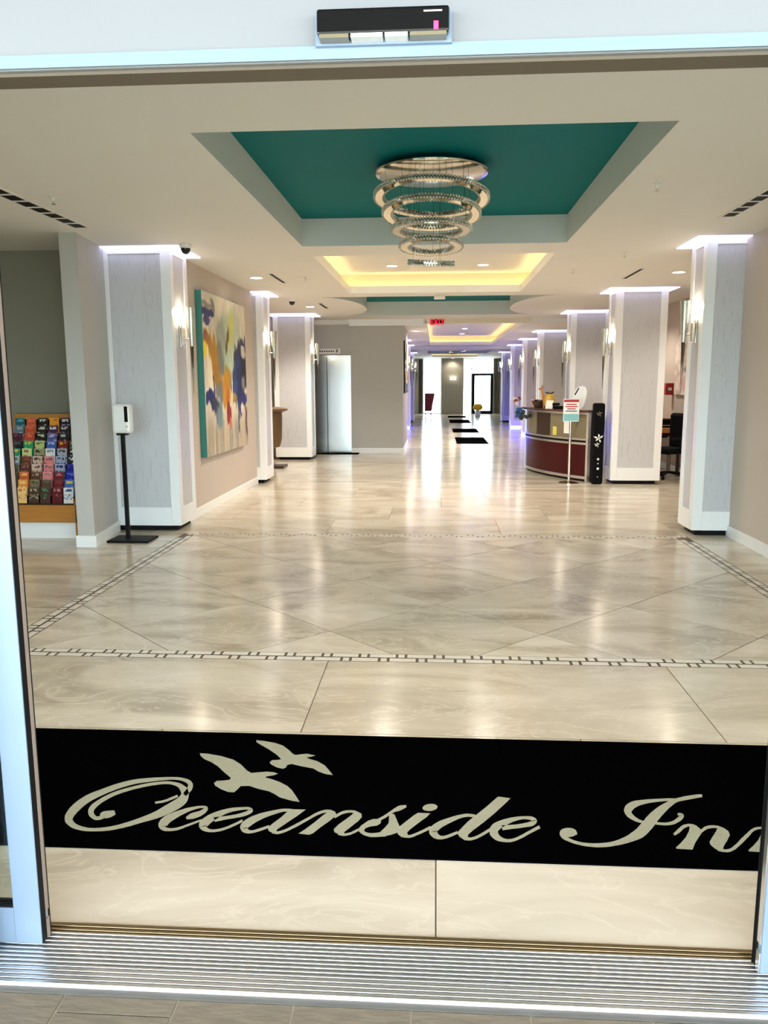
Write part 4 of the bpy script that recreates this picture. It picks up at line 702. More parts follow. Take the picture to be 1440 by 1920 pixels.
S1 = [(0.60, 0.74, 0.30, 0.24, 0.15, (190, 200, 170), 0.4), (0.40, 0.68, 0.15, 0.20, -0.35, (158, 166, 146), 0.35), (0.36, 0.60, 0.07, 0.12, -0.3, (120, 124, 112), 0.4), (0.60, 0.82, 0.07, 0.15, 0.2, (206, 202, 96), 0.45), (0.55, 0.62, 0.08, 0.10, 0.2, (174, 196, 166), 0.4),
      (0.53, 0.74, 0.028, 0.10, 0.25, (104, 92, 44), 0.3), (0.09, 0.875, 0.14, 0.030, 0.2, (40, 48, 108), 0.25), (0.08, 0.83, 0.08, 0.03, 0.2, (62, 66, 120), 0.3), (0.10, 0.92, 0.13, 0.022, 0, (150, 142, 136), 0.4), (0.22, 0.93, 0.03, 0.05, -0.6, (130, 124, 118), 0.3),
      (0.10, 0.71, 0.09, 0.06, -0.6, (142, 78, 24), 0.4), (0.22, 0.60, 0.12, 0.16, -0.45, (176, 126, 18), 0.3), (0.30, 0.48, 0.08, 0.12, -0.3, (166, 116, 18), 0.35), (0.06, 0.64, 0.075, 0.055, -0.5, (240, 206, 24), 0.25), (0.12, 0.52, 0.06, 0.15, -0.2, (240, 228, 198), 0.25), (0.20, 0.44, 0.02, 0.10, -0.2, (40, 40, 62), 0.4),
      (0.34, 0.39, 0.10, 0.09, -0.2, (118, 122, 118), 0.4), (0.52, 0.50, 0.10, 0.08, 0.0, (168, 136, 56), 0.4), (0.48, 0.40, 0.12, 0.13, 0.05, (196, 138, 14), 0.3), (0.50, 0.34, 0.06, 0.10, 0.05, (190, 100, 14), 0.35), (0.51, 0.25, 0.075, 0.085, 0.05, (134, 34, 18), 0.3), (0.53, 0.18, 0.03, 0.05, 0, (196, 110, 70), 0.4),
      (0.85, 0.62, 0.15, 0.15, 0.3, (26, 36, 62), 0.22), (0.74, 0.50, 0.13, 0.14, 0.4, (24, 52, 100), 0.28), (0.94, 0.56, 0.11, 0.17, 0.1, (14, 18, 28), 0.22), (0.80, 0.40, 0.11, 0.14, 0.1, (18, 30, 76), 0.3), (0.70, 0.42, 0.06, 0.08, 0.2, (40, 66, 120), 0.35),
      (0.91, 0.68, 0.055, 0.06, 0.0, (208, 196, 180), 0.3), (0.90, 0.735, 0.08, 0.012, 0.0, (40, 36, 70), 0.3), (0.92, 0.46, 0.06, 0.06, 0.1, (132, 130, 120), 0.4), (0.93, 0.34, 0.09, 0.05, 0.0, (26, 34, 100), 0.3), (0.82, 0.29, 0.06, 0.07, 0, (34, 36, 92), 0.35), (0.86, 0.27, 0.035, 0.03, 0, (222, 214, 206), 0.3),
      (0.68, 0.33, 0.05, 0.035, 0.2, (158, 130, 52), 0.3), (0.10, 0.37, 0.11, 0.05, 0.1, (20, 32, 96), 0.25), (0.15, 0.32, 0.06, 0.05, 0, (22, 34, 90), 0.3), (0.23, 0.29, 0.07, 0.09, -0.2, (36, 46, 66), 0.35), (0.30, 0.24, 0.06, 0.09, 0.0, (112, 138, 138), 0.4), (0.20, 0.22, 0.04, 0.05, 0, (206, 190, 180), 0.4), (0.78, 0.20, 0.025, 0.09, 0, (72, 74, 88), 0.4),
      (0.97, 0.18, 0.02, 0.12, 0, (96, 60, 44), 0.4), (0.35, 0.12, 0.02, 0.1, 0, (160, 150, 128), 0.5), (0.58, 0.10, 0.03, 0.1, 0, (140, 140, 126), 0.5), (0.70, 0.12, 0.02, 0.1, 0, (150, 146, 130), 0.5), (0.12, 0.10, 0.03, 0.1, 0, (176, 156, 126), 0.5)]
r = thing('abstract_painting', 'large abstract canvas with teal edge, gold and navy drips on the left wall', 'painting', (-2.88, 9.68, 0.70))
MB().box(0.001, 0.078, 0, 2.17, 0, 2.0).build('canvas_edge', 'canvas_edge', r, bevel=0.003)
painted('painted_face', 2.165, 1.995, 140, 180, strokes_fn(base1, S1, 1.3), 'canvas', r, (0.0795, 0.0025, 0.0025), (0, 0, PI/2))
def base2(u, v): return mixc((206, 178, 160), (240, 226, 214), min(1, max(0, 0.5+1.2*fbm(u*4, v*7, 4))))
S2 = [(0.3, 0.8, 0.2, 0.1, 0.4, (250, 240, 232), 0.5), (0.5, 0.35, 0.2, 0.05, 0.5, (110, 70, 54), 0.5), (0.7, 0.42, 0.15, 0.04, -0.4, (96, 66, 50), 0.5), (0.4, 0.15, 0.3, 0.1, 0.2, (232, 186, 180), 0.6),
      (0.7, 0.7, 0.08, 0.2, 0.3, (176, 130, 108), 0.5), (0.25, 0.55, 0.06, 0.15, 0.2, (150, 110, 90), 0.5)]
r = thing('pink_abstract_painting', 'pink and white abstract canvas on the right room wall', 'painting', (4.25, 14.75, 1.37))
MB().box(-0.04, -0.001, -1.6, 0, 0, 1.22).build('canvas_edge', 'canvas_edge', r)
painted('painted_face', 1.6, 1.22, 44, 56, strokes_fn(base2, S2, 5.1), 'canvas', r, (-0.0415, 0, 0), (0, 0, -PI/2))
def base3(u, v): return mixc((34, 34, 30), (228, 222, 196), sstep(0.32, 0.45, v+0.1*fbm(u*6, v*6, 1)))
S3 = [(0.5, 0.33, 0.4, 0.12, 0, (214, 168, 30), 0.6), (0.3, 0.52, 0.3, 0.06, 0, (70, 62, 44), 0.5), (0.6, 0.22, 0.3, 0.05, 0, (230, 196, 70), 0.5), (0.7, 0.08, 0.2, 0.05, 0, (84, 104, 120), 0.5), (0.2, 0.7, 0.2, 0.1, 0, (40, 48, 40), 0.5)]
r = thing('tall_dark_painting', 'tall black, gold and cream canvas on the side of the grey block', 'painting', (-0.765, 18.9, 1.36))
MB().box(0.001, 0.03, 0, 2.0, 0, 1.2).build('canvas_edge', 'black', r)
painted('painted_face', 2.0, 1.2, 30, 50, strokes_fn(base3, S3, 8.0), 'canvas', r, (0.0315, 0, 0), (0, 0, PI/2))
# ================================================================== BROCHURE RACK
RXa, RXb, RY = -4.53, -3.745, 8.03
rk = thing('brochure_rack', 'oak brochure rack standing in the niche behind the short wall', 'rack', ((RXa+RXb)/2, RY, 0))
hw = (RXb-RXa)/2
MB().box(-hw, hw, 0.0, 0.03, 0.17, 0.355).build('front_board', 'oak', rk, bevel=0.004)
MB().box(-hw+0.02, hw-0.02, 0.04, 0.06, 0.0, 0.17).build('kick_board', 'white', rk)
for sx in (-1, 1):
    MB().add([(sx*hw, 0.03, 0.0), (sx*(hw-0.02), 0.03, 0.0), (sx*(hw-0.02), 0.46, 0.0), (sx*hw, 0.46, 0.0), (sx*hw, 0.03, 0.36), (sx*(hw-0.02), 0.03, 0.36), (sx*(hw-0.02), 0.40, 1.29), (sx*hw, 0.40, 1.29), (sx*hw, 0.46, 1.29), (sx*(hw-0.02), 0.46, 1.29)],
             [(0, 4, 7, 8, 3), (1, 2, 9, 6, 5), (0, 1, 5, 4), (4, 5, 6, 7), (7, 6, 9, 8), (8, 9, 2, 3), (0, 3, 2, 1)]).build('side_panel', 'oak', rk)
MB().box(-hw+0.02, hw-0.02, 0.37, 0.45, 1.225, 1.285).build('top_board', 'oak', rk, bevel=0.004)
MB().box(-hw+0.02, hw-0.02, 0.42, 0.45, 0.17, 1.225).build('back_panel', 'darkwood', rk)
NR = 10
for i in range(NR):
    z0 = 0.36+i*0.079; y0 = 0.03+i*0.0335
    MB().box(-hw+0.02, hw-0.02, y0, y0+0.036, z0, z0+0.006).build('shelf', 'darkwood', rk)
BR = [  # colour of the main print, colour of its second print, description; rows from the top
 [((24, 92, 104), (90, 160, 165), 'teal'), ((204, 84, 52), (226, 120, 80), 'orange'), ((22, 22, 20), (210, 206, 190), 'black and white'), ((238, 158, 40), (196, 84, 20), 'amber'), ((40, 20, 44), (226, 220, 224), 'striped purple'), ((34, 112, 158), (60, 150, 190), 'blue')],
 [((96, 116, 128), (180, 180, 176), 'grey teal'), ((198, 78, 46), (226, 116, 76), 'orange'), ((22, 22, 20), (206, 200, 170), 'black and white'), ((66, 22, 60), (228, 222, 226), 'purple and white'), ((34, 18, 40), (206, 200, 204), 'striped purple'), ((32, 106, 150), (66, 150, 186), 'blue')],
 [((66, 20, 34), (150, 60, 66), 'maroon'), ((190, 70, 40), (222, 112, 70), 'orange'), ((20, 22, 18), (196, 196, 160), 'black and white'), ((88, 88, 140), (190, 180, 210), 'violet'), ((30, 20, 22), (190, 186, 180), 'dark striped'), ((96, 74, 46), (176, 150, 104), 'brown')],
 [((26, 26, 30), (90, 90, 90), 'charcoal'), ((24, 152, 104), (214, 190, 60), 'green'), ((190, 202, 124), (110, 130, 60), 'lime'), ((58, 92, 170), (160, 180, 214), 'blue'), ((120, 26, 28), (222, 150, 50), 'red and gold'), ((88, 72, 48), (180, 160, 116), 'brown')],
 [((26, 148, 104), (226, 200, 70), 'green'), ((206, 206, 140), (150, 110, 60), 'pale lime'), ((150, 146, 110), (40, 38, 36), 'olive'), ((234, 232, 222), (140, 150, 140), 'white'), ((172, 176, 182), (60, 66, 90), 'silver'), ((22, 22, 26), (220, 220, 220), 'black and white')],
 [((178, 180, 184), (90, 90, 96), 'silver'), ((104, 52, 38), (160, 96, 70), 'brown'), ((206, 170, 150), (80, 50, 40), 'cream and brown'), ((226, 128, 120), (96, 104, 130), 'salmon'), ((160, 168, 190), (28, 34, 88), 'pale navy'), ((20, 20, 26), (230, 230, 230), 'black and white')],
 [((78, 70, 46), (120, 112, 80), 'olive'), ((92, 46, 34), (150, 104, 80), 'brown'), ((212, 180, 160), (84, 54, 44), 'cream and brown'), ((224, 126, 118), (90, 108, 140), 'salmon'), ((166, 174, 196), (26, 32, 96), 'pale navy'), ((20, 24, 146), (60, 70, 190), 'navy')],
 [((86, 76, 48), (130, 120, 84), 'olive'), ((206, 96, 42), (240, 180, 110), 'rust'), ((92, 56, 40), (170, 140, 100), 'dark brown'), ((228, 130, 122), (110, 140, 166), 'salmon'), ((104, 26, 34), (196, 110, 100), 'maroon'), ((22, 30, 150), (80, 110, 210), 'navy')],
 [((80, 72, 46), (110, 100, 70), 'olive'), ((232, 150, 62), (250, 206, 130), 'orange and cream'), ((120, 108, 76), (60, 46, 36), 'khaki'), ((96, 54, 46), (44, 120, 70), 'brown and green'), ((98, 20, 28), (150, 60, 60), 'maroon'), ((66, 110, 190), (220, 200, 90), 'blue and yellow')],
 [((74, 66, 44), (36, 34, 28), 'olive'), ((242, 202, 130), (206, 110, 50), 'cream and orange'), ((70, 52, 40), (180, 168, 130), 'dark brown'), ((74, 44, 40), (50, 150, 90), 'brown and green'), ((92, 16, 24), (190, 130, 120), 'deep maroon'), ((232, 230, 222), (60, 90, 150), 'white and blue')]]
ORD = ['first', 'second', 'third', 'fourth', 'fifth', 'sixth']; ROWN = ['top', 'second', 'third', 'fourth', 'fifth', 'sixth', 'seventh', 'eighth', 'ninth', 'bottom']
def brochure(ri, ci, c1, c2, desc):
    w, h, t = 0.104, 0.165, 0.004
    rnd = random.Random(ri*17+ci*101)
    nx, ny = 6, 12; me = bpy.data.meshes.new('brochure')
    vs, fs, cols = [], [], []
    for j in range(ny):
        for i in range(nx):
            o = len(vs); xa, xb = -w/2+w*i/nx, -w/2+w*(i+1)/nx; za, zb = h*j/ny, h*(j+1)/ny
            vs += [(xa, 0, za), (xb, 0, za), (xb, 0, zb), (xa, 0, zb)]; fs.append((o, o+1, o+2, o+3))
            c = c1
            if j in (ny-2, ny-3) and 0 < i < nx-1 and rnd.random() < 0.72: c = c2
            if 2 < j < 7 and rnd.random() < 0.55: c = mixc(c1, c2, rnd.random())
            if j == ny-1: c = mixc(c1, (255, 255, 255), 0.12)
            cols += [lin(*c)]*4
    o = len(vs); vs += [(-w/2, 0, 0), (w/2, 0, 0), (w/2, t, 0), (-w/2, t, 0), (-w/2, 0, h), (w/2, 0, h), (w/2, t, h), (-w/2, t, h)]; cols += [lin(*mixc(c1, (200, 200, 195), 0.4))]*8
    fs += [(o+3, o+2, o+6, o+7), (o+4, o+5, o+6, o+7), (o+1, o+2, o+6, o+5), (o+3, o, o+4, o+7), (o, o+3, o+2, o+1)]
    me.from_pydata(vs, [], fs); at = me.color_attributes.new('Col', 'FLOAT_COLOR', 'POINT')
    for k, c in enumerate(cols): at.data[k].color = c
    me.materials.append(M['print'])
    k = NR-1-ri; z0 = 0.3685+k*0.079; y0 = RY+0.03+k*0.0335+0.006
    ob = link('brochure', me, None, ((RXa+RXb)/2-hw+0.075+0.002+ci*0.1258+rnd.uniform(-.004, .004), y0, z0)); ob.rotation_euler = (math.radians(-6), 0, 0)
    tag(ob, f'{desc} brochure in the {ROWN[ri]} row of the rack, {ORD[ci]} from the left', 'brochure', 'brochures in the oak rack')
for ri, row in enumerate(BR):
    for ci, (a, b, t) in enumerate(row): brochure(ri, ci, a, b, t)
# ================================================================== SANITIZER STAND
r = thing('sanitizer_stand', 'white hand sanitizer dispenser on a slim black floor stand', 'dispenser', (-3.13, 7.99, 0))
MB().box(-0.215, 0.215, -0.16, 0.16, 0.0005, 0.022).build('base_plate', 'black', r, bevel=0.004)
MB().box(-0.065, -0.030, -0.018, 0.018, 0.022, 1.10).build('post', 'black', r)
MB().box(-0.10, 0.0, -0.03, 0.05, 1.085, 1.105).build('collar', 'black', r)
d = MB().box(-0.135, 0.055, -0.055, 0.065, 1.105, 1.40).build('dispenser', 'white_plastic', r, bevel=0.03)
MB().box(0.0, 0.036, -0.0575, -0.054, 1.22, 1.375).build('level_window', 'blackgloss', d, bevel=0.012)
MB().box(0.012, 0.032, -0.058, -0.055, 1.17, 1.178).build('status_light', 'smoke', d)
# ================================================================== URN AND ELEVATOR
r = thing('brown_urn', 'tall brown flared urn on a pedestal between the second and third left columns', 'urn', (-3.18, 15.2, 0))
MB().box(-0.24, 0.30, -0.22, 0.22, 0.0005, 0.05).build('base', 'darkwood', r)
MB().lathe([(0.10, 0.05), (0.06, 0.10), (0.05, 0.30), (0.055, 0.36)], n=24).build('stem', 'urn', r, smooth=True)
MB().lathe([(0.04, 0.36), (0.20, 0.40), (0.24, 0.55), (0.255, 0.95), (0.25, 1.05)], n=28).build('bowl', 'urn', r, smooth=True)
MB().lathe([(0.25, 1.05), (0.36, 1.09), (0.36, 1.12), (0.20, 1.15)], n=28).build('rim', 'urn', r, smooth=True)
r = thing('elevator_door', 'stainless steel elevator door with two sliding panels', 'elevator', (-2.36, 18.52, 0))
MB().box(-0.1475, -0.1365, -0.006, -0.0008, 0.012, 2.18).build('meeting_gap', 'black', r)
MB().box(-0.44, -0.148, -0.025, -0.001, 0.012, 2.18).build('door_panel', 'steel', r, bevel=0.003); MB().box(-0.136, 0.415, -0.025, -0.001, 0.012, 2.18).build('door_panel', 'steel', r, bevel=0.003)
MB().box(-0.475, -0.44, -0.035, -0.001, 0.0, 2.215).build('frame_jamb', 'steel', r); MB().box(0.415, 0.432, -0.035, -0.001, 0.0, 2.215).build('frame_jamb', 'steel', r)
MB().box(-0.44, 0.415, -0.035, -0.001, 2.18, 2.215).build('frame_head', 'steel', r)
r = thing('floor_indicator', 'white floor indicator plate above the elevator door', 'indicator', (-2.5, 18.52, 2.25))
MB().box(-0.31, 0.31, -0.02, -0.0005, 0, 0.115).build('plate', 'white_plastic', r, bevel=0.004)
for i in range(9): MB().box(-0.26+i*0.05, -0.23+i*0.05, -0.022, -0.02, 0.045, 0.075).build('number_lamp', 'black', r)
MB().box(0.215, 0.26, -0.022, -0.02, 0.03, 0.10).build('arrow_lamp', 'smoke', r)
em = tag(MB().box(-0.43, 0.60, -0.30, 0.02, 0.0006, 0.012).build('elevator_mat', 'mat_far', None, (-2.36, 18.38, 0), bevel=0.004), 'black mat in front of the elevator door', 'mat')
for i, (a, b) in enumerate(((21.3, 23.7), (26.1, 28.2), (32.3, 35.0), (37.2, 39.0))):
    tag(MB().box(-0.42, 0.42, 0, b-a, 0.0006, 0.01).build('runner_mat', 'mat_far', None, (0.96, a, 0), bevel=0.003), f'{["nearest", "second nearest", "third", "farthest"][i]} black mat lying in the corridor', 'mat', 'black mats along the corridor')
# ================================================================== RECEPTION DESK
DC = (5.161, 15.312); DR = 3.525; A0, A1 = math.radians(184.2), math.radians(219.3)
ctr = ((1.65+2.5)/2, 14.0)
dk = thing('reception_desk', 'curved reception desk with dark red front and smoked upper panel', 'desk', (0, 0, 0))
DO = (DC[0], DC[1])
MB().arc(DO, DR-0.02, DR, A0+0.012, A1-0.012, 0.085, 0.595, 24).build('lower_panel', 'cherry', dk, smooth=True)
MB().arc(DO, DR-0.03, DR+0.008, A0, A1, 0.04, 0.085, 24).build('bottom_rail', 'alu', dk, smooth=True)
MB().arc(DO, DR-0.03, DR+0.008, A0, A1, 0.595, 0.63, 24).build('middle_rail', 'alu', dk, smooth=True)
MB().arc(DO, DR-0.03, DR-0.004, A0, A1, 0.63, 0.665, 24).build('shadow_gap', 'black', dk, smooth=True)
MB().arc(DO, DR-0.03, DR+0.008, A0, A1, 0.665, 0.695, 24).build('middle_rail', 'alu', dk, smooth=True)
MB().arc(DO, DR-0.02, DR, A0+0.012, A1-0.012, 0.695, 1.10, 24).build('upper_panel', 'smoke', dk, smooth=True)
MB().arc(DO, DR-0.004, DR+0.002, A0+0.20, A0+0.34, 0.70, 1.09, 8).build('dark_inset', 'darkwood', dk, smooth=True)
MB().arc(DO, DR-0.03, DR+0.006, A0, A1, 1.08, 1.115, 24).build('top_rail', 'alu', dk, smooth=True)
MB().arc(DO, DR-0.24, DR+0.07, A0-0.02, A1+0.005, 1.115, 1.15, 24).build('worktop', 'counter', dk, smooth=True)
MB().arc(DO, DR-0.22, DR-0.03, A0+0.005, A1-0.005, 0.0, 0.04, 24).build('plinth', 'black', dk)
MB().arc(DO, DR-0.22, DR-0.06, A0+0.01, A1-0.01, 0.04, 1.115, 16).build('carcass', 'darkwood', dk)
for a in (A0, A1-0.012): MB().arc(DO, DR-0.05, DR+0.012, a, a+0.012, 0.0, 1.115, 2).build('end_post', 'alu', dk)
def on_desk(a, dr=-0.08): return (DC[0]+(DR+dr)*math.cos(A0+(A1-A0)*a), DC[1]+(DR+dr)*math.sin(A0+(A1-A0)*a))
ZT = 1.1505
# giraffe
x, y = on_desk(0.40)
g = thing('giraffe_figurine', 'tan giraffe figurine standing on the reception desk', 'figurine', (x, y, ZT))
MB().ball((0.02, 0, 0.13), (0.075, 0.04, 0.045), 12, 8).build('body', 'tan', g, smooth=True)
for a, b in ((-0.03, -0.02), (-0.03, 0.02), (0.07, -0.02), (0.07, 0.02)): MB().tube((a, b, 0.001), (a, b, 0.12), 0.010, 0.014).build('leg', 'tan', g)
MB().tube((-0.03, 0, 0.14), (-0.075, 0, 0.33), 0.026, 0.015).build('neck', 'tan', g)
hd_ = MB().tube((-0.06, 0, 0.34), (-0.125, 0, 0.325), 0.022, 0.012).build('head', 'tan', g)
for s in (-1, 1):
    MB().tube((-0.065, s*0.012, 0.355), (-0.062, s*0.016, 0.39), 0.005, 0.006).build('horn', 'darkwood', hd_); MB().tube((-0.055, s*0.018, 0.345), (-0.04, s*0.045, 0.355), 0.009, 0.004).build('ear', 'tan', hd_)
x, y = on_desk(0.47)
g = thing('golden_jar', 'round golden jar with a dark leafy top on the reception desk', 'jar', (x, y, ZT))
MB().lathe([(0.05, 0.0), (0.085, 0.05), (0.095, 0.13), (0.08, 0.21), (0.055, 0.245), (0.03, 0.25)], n=20).build('body', 'gold', g, smooth=True)
lf = MB()
for i in range(7):
    a = 2*PI*i/7; lf.tube((0.02*math.cos(a), 0.02*math.sin(a), 0.245), (0.085*math.cos(a), 0.085*math.sin(a), 0.285-0.012*(i % 2)), 0.014, 0.003, 6)
lf.build('leafy_top', 'leafdark', g)
x, y = on_desk(0.30)
g = thing('dark_basket', 'dark open basket on the reception desk left of the giraffe', 'basket', (x, y, ZT))
MB().lathe([(0.10, 0.0), (0.15, 0.10), (0.155, 0.12), (0.145, 0.12), (0.09, 0.015)], n=20).build('bowl', 'darkwood', g, smooth=True)
for i in range(6):
    a = 2*PI*i/6; MB().ball((0.08*math.cos(a), 0.08*math.sin(a), 0.11), 0.036, 8, 6).build('content', 'fabric' if i % 2 else 'darkwood', g, smooth=True)
x, y = on_desk(0.545, 0.0)
g = thing('tent_card', 'small white tent card on the reception desk', 'card', (x, y, ZT), -0.7)
MB().add([(-0.07, -0.04, 0), (0.07, -0.04, 0), (0.07, 0, 0.14), (-0.07, 0, 0.14), (-0.07, -0.037, 0), (0.07, -0.037, 0)], [(0, 1, 2, 3), (4, 5, 2, 3)]).build('front_leaf', 'paper', g)
MB().add([(-0.07, 0.04, 0), (0.07, 0.04, 0), (0.07, 0, 0.14), (-0.07, 0, 0.14)], [(0, 1, 2, 3)]).build('rear_leaf', 'paper', g)
x, y = on_desk(0.62)
g = thing('desk_telephone', 'small black desk telephone on the reception desk', 'telephone', (x, y, ZT), -0.7)
MB().box(-0.09, 0.09, -0.07, 0.07, 0, 0.05).build('body', 'fabric', g, bevel=0.01); MB().box(-0.085, -0.04, -0.09, 0.09, 0.055, 0.10).build('handset', 'black', g, bevel=0.012)
x, y = on_desk(0.84, -0.12)
g = thing('white_oval_display', 'white oval backed display leaning on the reception desk', 'display', (x, y, ZT), -0.25)
prof = []
for i in range(24):
    t = 2*PI*i/24; prof.append((0.105*math.copysign(abs(math.cos(t))**0.8, math.cos(t)), 0.19+0.19*math.copysign(abs(math.sin(t))**0.75, math.sin(t))))
sh = MB(); n = len(prof)
sh.add([(p[0]+0.18*(p[1]-0.19), 0.0, p[1]) for p in prof]+[(p[0]*0.9+0.18*(p[1]-0.19), 0.06, 0.19+(p[1]-0.19)*0.93) for p in prof], [tuple(range(n)), tuple(range(n, 2*n))[::-1]]+[(i, (i+1) % n, n+(i+1) % n, n+i) for i in range(n)])
sh.build('shell', 'white_plastic', g, smooth=True)
MB().add([(-0.085, -0.002, 0.24), (-0.065, -0.002, 0.235), (-0.005, -0.002, 0.345), (-0.022, -0.002, 0.352)], [(0, 1, 2, 3)]).build('dark_slot', 'black', g)
x, y = on_desk(0.06, -0.1)
g = thing('pink_candle', 'small pink candle at the left end of the reception desk', 'candle', (x, y, ZT))
MB().lathe([(0.03, 0), (0.03, 0.14), (0.01, 0.145)], n=14).build('wax', mat('pink_wax', (226, 178, 160), 0.5), g, smooth=True); MB().tube((0, 0, 0.145), (0, 0, 0.165), 0.003).build('wick', 'black', g)
def flowers(name, label, c, keys, n, rad, seed):
    g = thing(name, label, 'flowers', c); rnd = random.Random(seed)
    for i in range(n):
        p = Vector((rnd.uniform(-1, 1)*rad[0], rnd.uniform(-1, 1)*rad[1], rnd.uniform(-1, 1)*rad[2])); mb = MB()
        for k in range(5):
            a = 2*PI*k/5+i; mb.ball((p.x+0.022*math.cos(a), p.y-0.01, p.z+0.022*math.sin(a)), (0.018, 0.008, 0.018), 8, 4)
        mb.build('bloom', keys[i % len(keys)], g, smooth=True)
    return g
e0 = on_desk(0.03, 0.11); e1 = on_desk(0.86, 0.15); e2 = on_desk(0.2, 0.14)
flowers('blue_flower_garland', 'blue and dark flower garland hanging at the left end of the desk', (e0[0], e0[1], 1.03), ['leafblue', 'leafdark', 'leafblue'], 11, (0.07, 0.02, 0.10), 3)
flowers('white_flower_spray', 'pale flower spray above the left end of the desk', (e0[0]-0.09, e0[1]-0.03, 1.25), ['petalwhite', 'maroon', 'petalwhite'], 7, (0.06, 0.02, 0.06), 5)
flowers('dark_flower_sprig', 'dark sprig on the upper panel of the desk', (e2[0], e2[1], 1.00), ['leafdark'], 5, (0.10, 0.01, 0.03), 8)
flowers('red_flower_bunch', 'red and violet bunch under the worktop near the sign', (e1[0], e1[1], 1.06), ['red', 'maroon', 'leafblue'], 7, (0.10, 0.02, 0.05), 9)
def sheet(name, label, a, w, z0, z1, key):
    g = tag(MB().arc((0, 0), DR+0.0045, DR+0.0065, A0+(A1-A0)*a, A0+(A1-A0)*a+w/DR, z0, z1, 3).build(name, key, None, (DC[0], DC[1], 0)), label, 'paper')
sheet('white_notice', 'white notice taped to the upper panel behind the sign post', 0.74, 0.16, 0.76, 1.0, 'paper')
sheet('yellow_notice', 'yellow notice taped to the upper panel left of the sign post', 0.60, 0.11, 0.715, 0.86, 'yellow_paper')
# black display tower
g = thing('black_display_tower', 'tall black cloth covered stand with white stickers at the desk end', 'stand', (2.535, 12.86, 0))
MB().box(-0.085, 0.085, -0.09, 0.09, 0.001, 1.27).build('body', 'fabric', g, bevel=0.03)
def bug(x, z, s, key='paper'):
    mb = MB()
    for a, l in ((0.5, 1.0), (-0.5, 1.0), (2.4, 0.8), (-2.4, 0.8), (1.57, 1.2)):
        c, q = math.cos(a+1.2), math.sin(a+1.2)
        mb.add([(x, -0.0912, z), (x+s*l*c*0.6-q*s*0.18, -0.0912, z+s*l*q*0.6+c*s*0.18), (x+s*l*c, -0.0912, z+s*l*q), (x+s*l*c*0.6+q*s*0.18, -0.0912, z+s*l*q*0.6-c*s*0.18)], [(0, 1, 2, 3)])
    mb.build('sticker', key, g)
bug(0.0, 1.10, 0.05, 'smoke'); bug(0.005, 0.72, 0.08); bug(-0.02, 0.62, 0.045)
for z, s in ((0.40, 0.018), (0.33, 0.010), (0.25, 0.020), (0.12, 0.008)): MB().lathe([(s, -0.0005), (s, 0.0005)], (0, 0, 0), 10).build('sticker_dot', 'paper', g, (0.0, -0.0914, z)).rotation_euler = (PI/2, 0, 0)
# stanchion sign
g = thing('sign_stanchion', 'chrome post with a framed red and teal notice in front of the desk', 'sign', (2.117, 12.93, 0))
MB().lathe([(0.165, 0.0), (0.165, 0.008), (0.15, 0.016), (0.04, 0.035), (0.028, 0.06)], n=32).build('base', 'chrome', g, smooth=True)
MB().tube((0, 0, 0.05), (0, 0, 1.0), 0.021, n=16).build('post', 'chrome', g, smooth=True)
f = MB().box(-0.125, 0.125, -0.03, -0.018, 0.98, 1.335).build('sign_frame', 'alu', g, bevel=0.004)
MB().box(-0.115, 0.115, -0.032, -0.030, 0.99, 1.325).build('notice', 'paper', f)
MB().box(-0.115, 0.115, -0.0335, -0.032, 1.285, 1.325).build('header_band', 'red', f)
MB().box(-0.115, 0.115, -0.0335, -0.032, 0.99, 1.10).build('footer_band', mat('teal_print', (128, 186, 186), 0.5), f)
for i, (w, z) in enumerate(((0.16, 1.25), (0.19, 1.215), (0.13, 1.18), (0.18, 1.145))): MB().box(-w/2, w/2, -0.0335, -0.032, z-0.008, z+0.008).build('text_line', 'red' if i < 3 else 'leafblue', f)
# ================================================================== ROOM BEHIND THE RIGHT COLUMNS
g = thing('office_desk', 'tan topped office desk in the room behind the right columns', 'desk', (4.0, 14.7, 0))
MB().box(-0.55, 0.23, -0.5, 1.0, 0.72, 0.80).build('top', 'tan', g, bevel=0.004); MB().box(-0.53, 0.21, -0.48, 0.98, 0.66, 0.72).build('apron', 'cherry', g)
for a in (-0.5, 0.17):
    for b in (-0.45, 0.92): MB().box(a, a+0.05, b, b+0.05, 0, 0.66).build('leg', 'darkwood', g)
g = thing('black_printer', 'black printer on the office desk', 'printer', (4.0, 14.65, 0.8005))
MB().box(-0.32, 0.20, -0.2, 0.25, 0, 0.14).build('body', 'fabric', g, bevel=0.02); MB().box(-0.30, 0.02, 0.02, 0.24, 0.14, 0.34).build('lid', 'black', g, bevel=0.02); MB().box(-0.28, 0.15, -0.30, -0.2, 0.03, 0.05).build('tray', 'smoke', g)
g = thing('office_chair', 'black office chair between the two nearest right columns', 'chair', (3.86, 13.62, 0), 0.4)
MB().box(-0.24, 0.24, -0.24, 0.24, 0.42, 0.52).build('seat', 'fabric', g, bevel=0.04); MB().box(0.16, 0.26, -0.24, 0.24, 0.50, 1.08).build('backrest', 'fabric', g, bevel=0.05)
MB().tube((0, 0, 0.10), (0, 0, 0.42), 0.03).build('column', 'chrome_dark', g)
for i in range(5):
    a = 2*PI*i/5; l = MB().tube((0, 0, 0.11), (0.28*math.cos(a), 0.28*math.sin(a), 0.075), 0.022, 0.016).build('base_leg', 'black', g); MB().ball((0.28*math.cos(a), 0.28*math.sin(a), 0.033), 0.032, 10, 6).build('caster', 'black', l, smooth=True)
for s in (-1, 1): MB().box(-0.18, 0.15, s*0.27-0.025, s*0.27+0.025, 0.66, 0.69).tube((0, s*0.27, 0.48), (0, s*0.27, 0.66), 0.015).build('armrest', 'black', g)
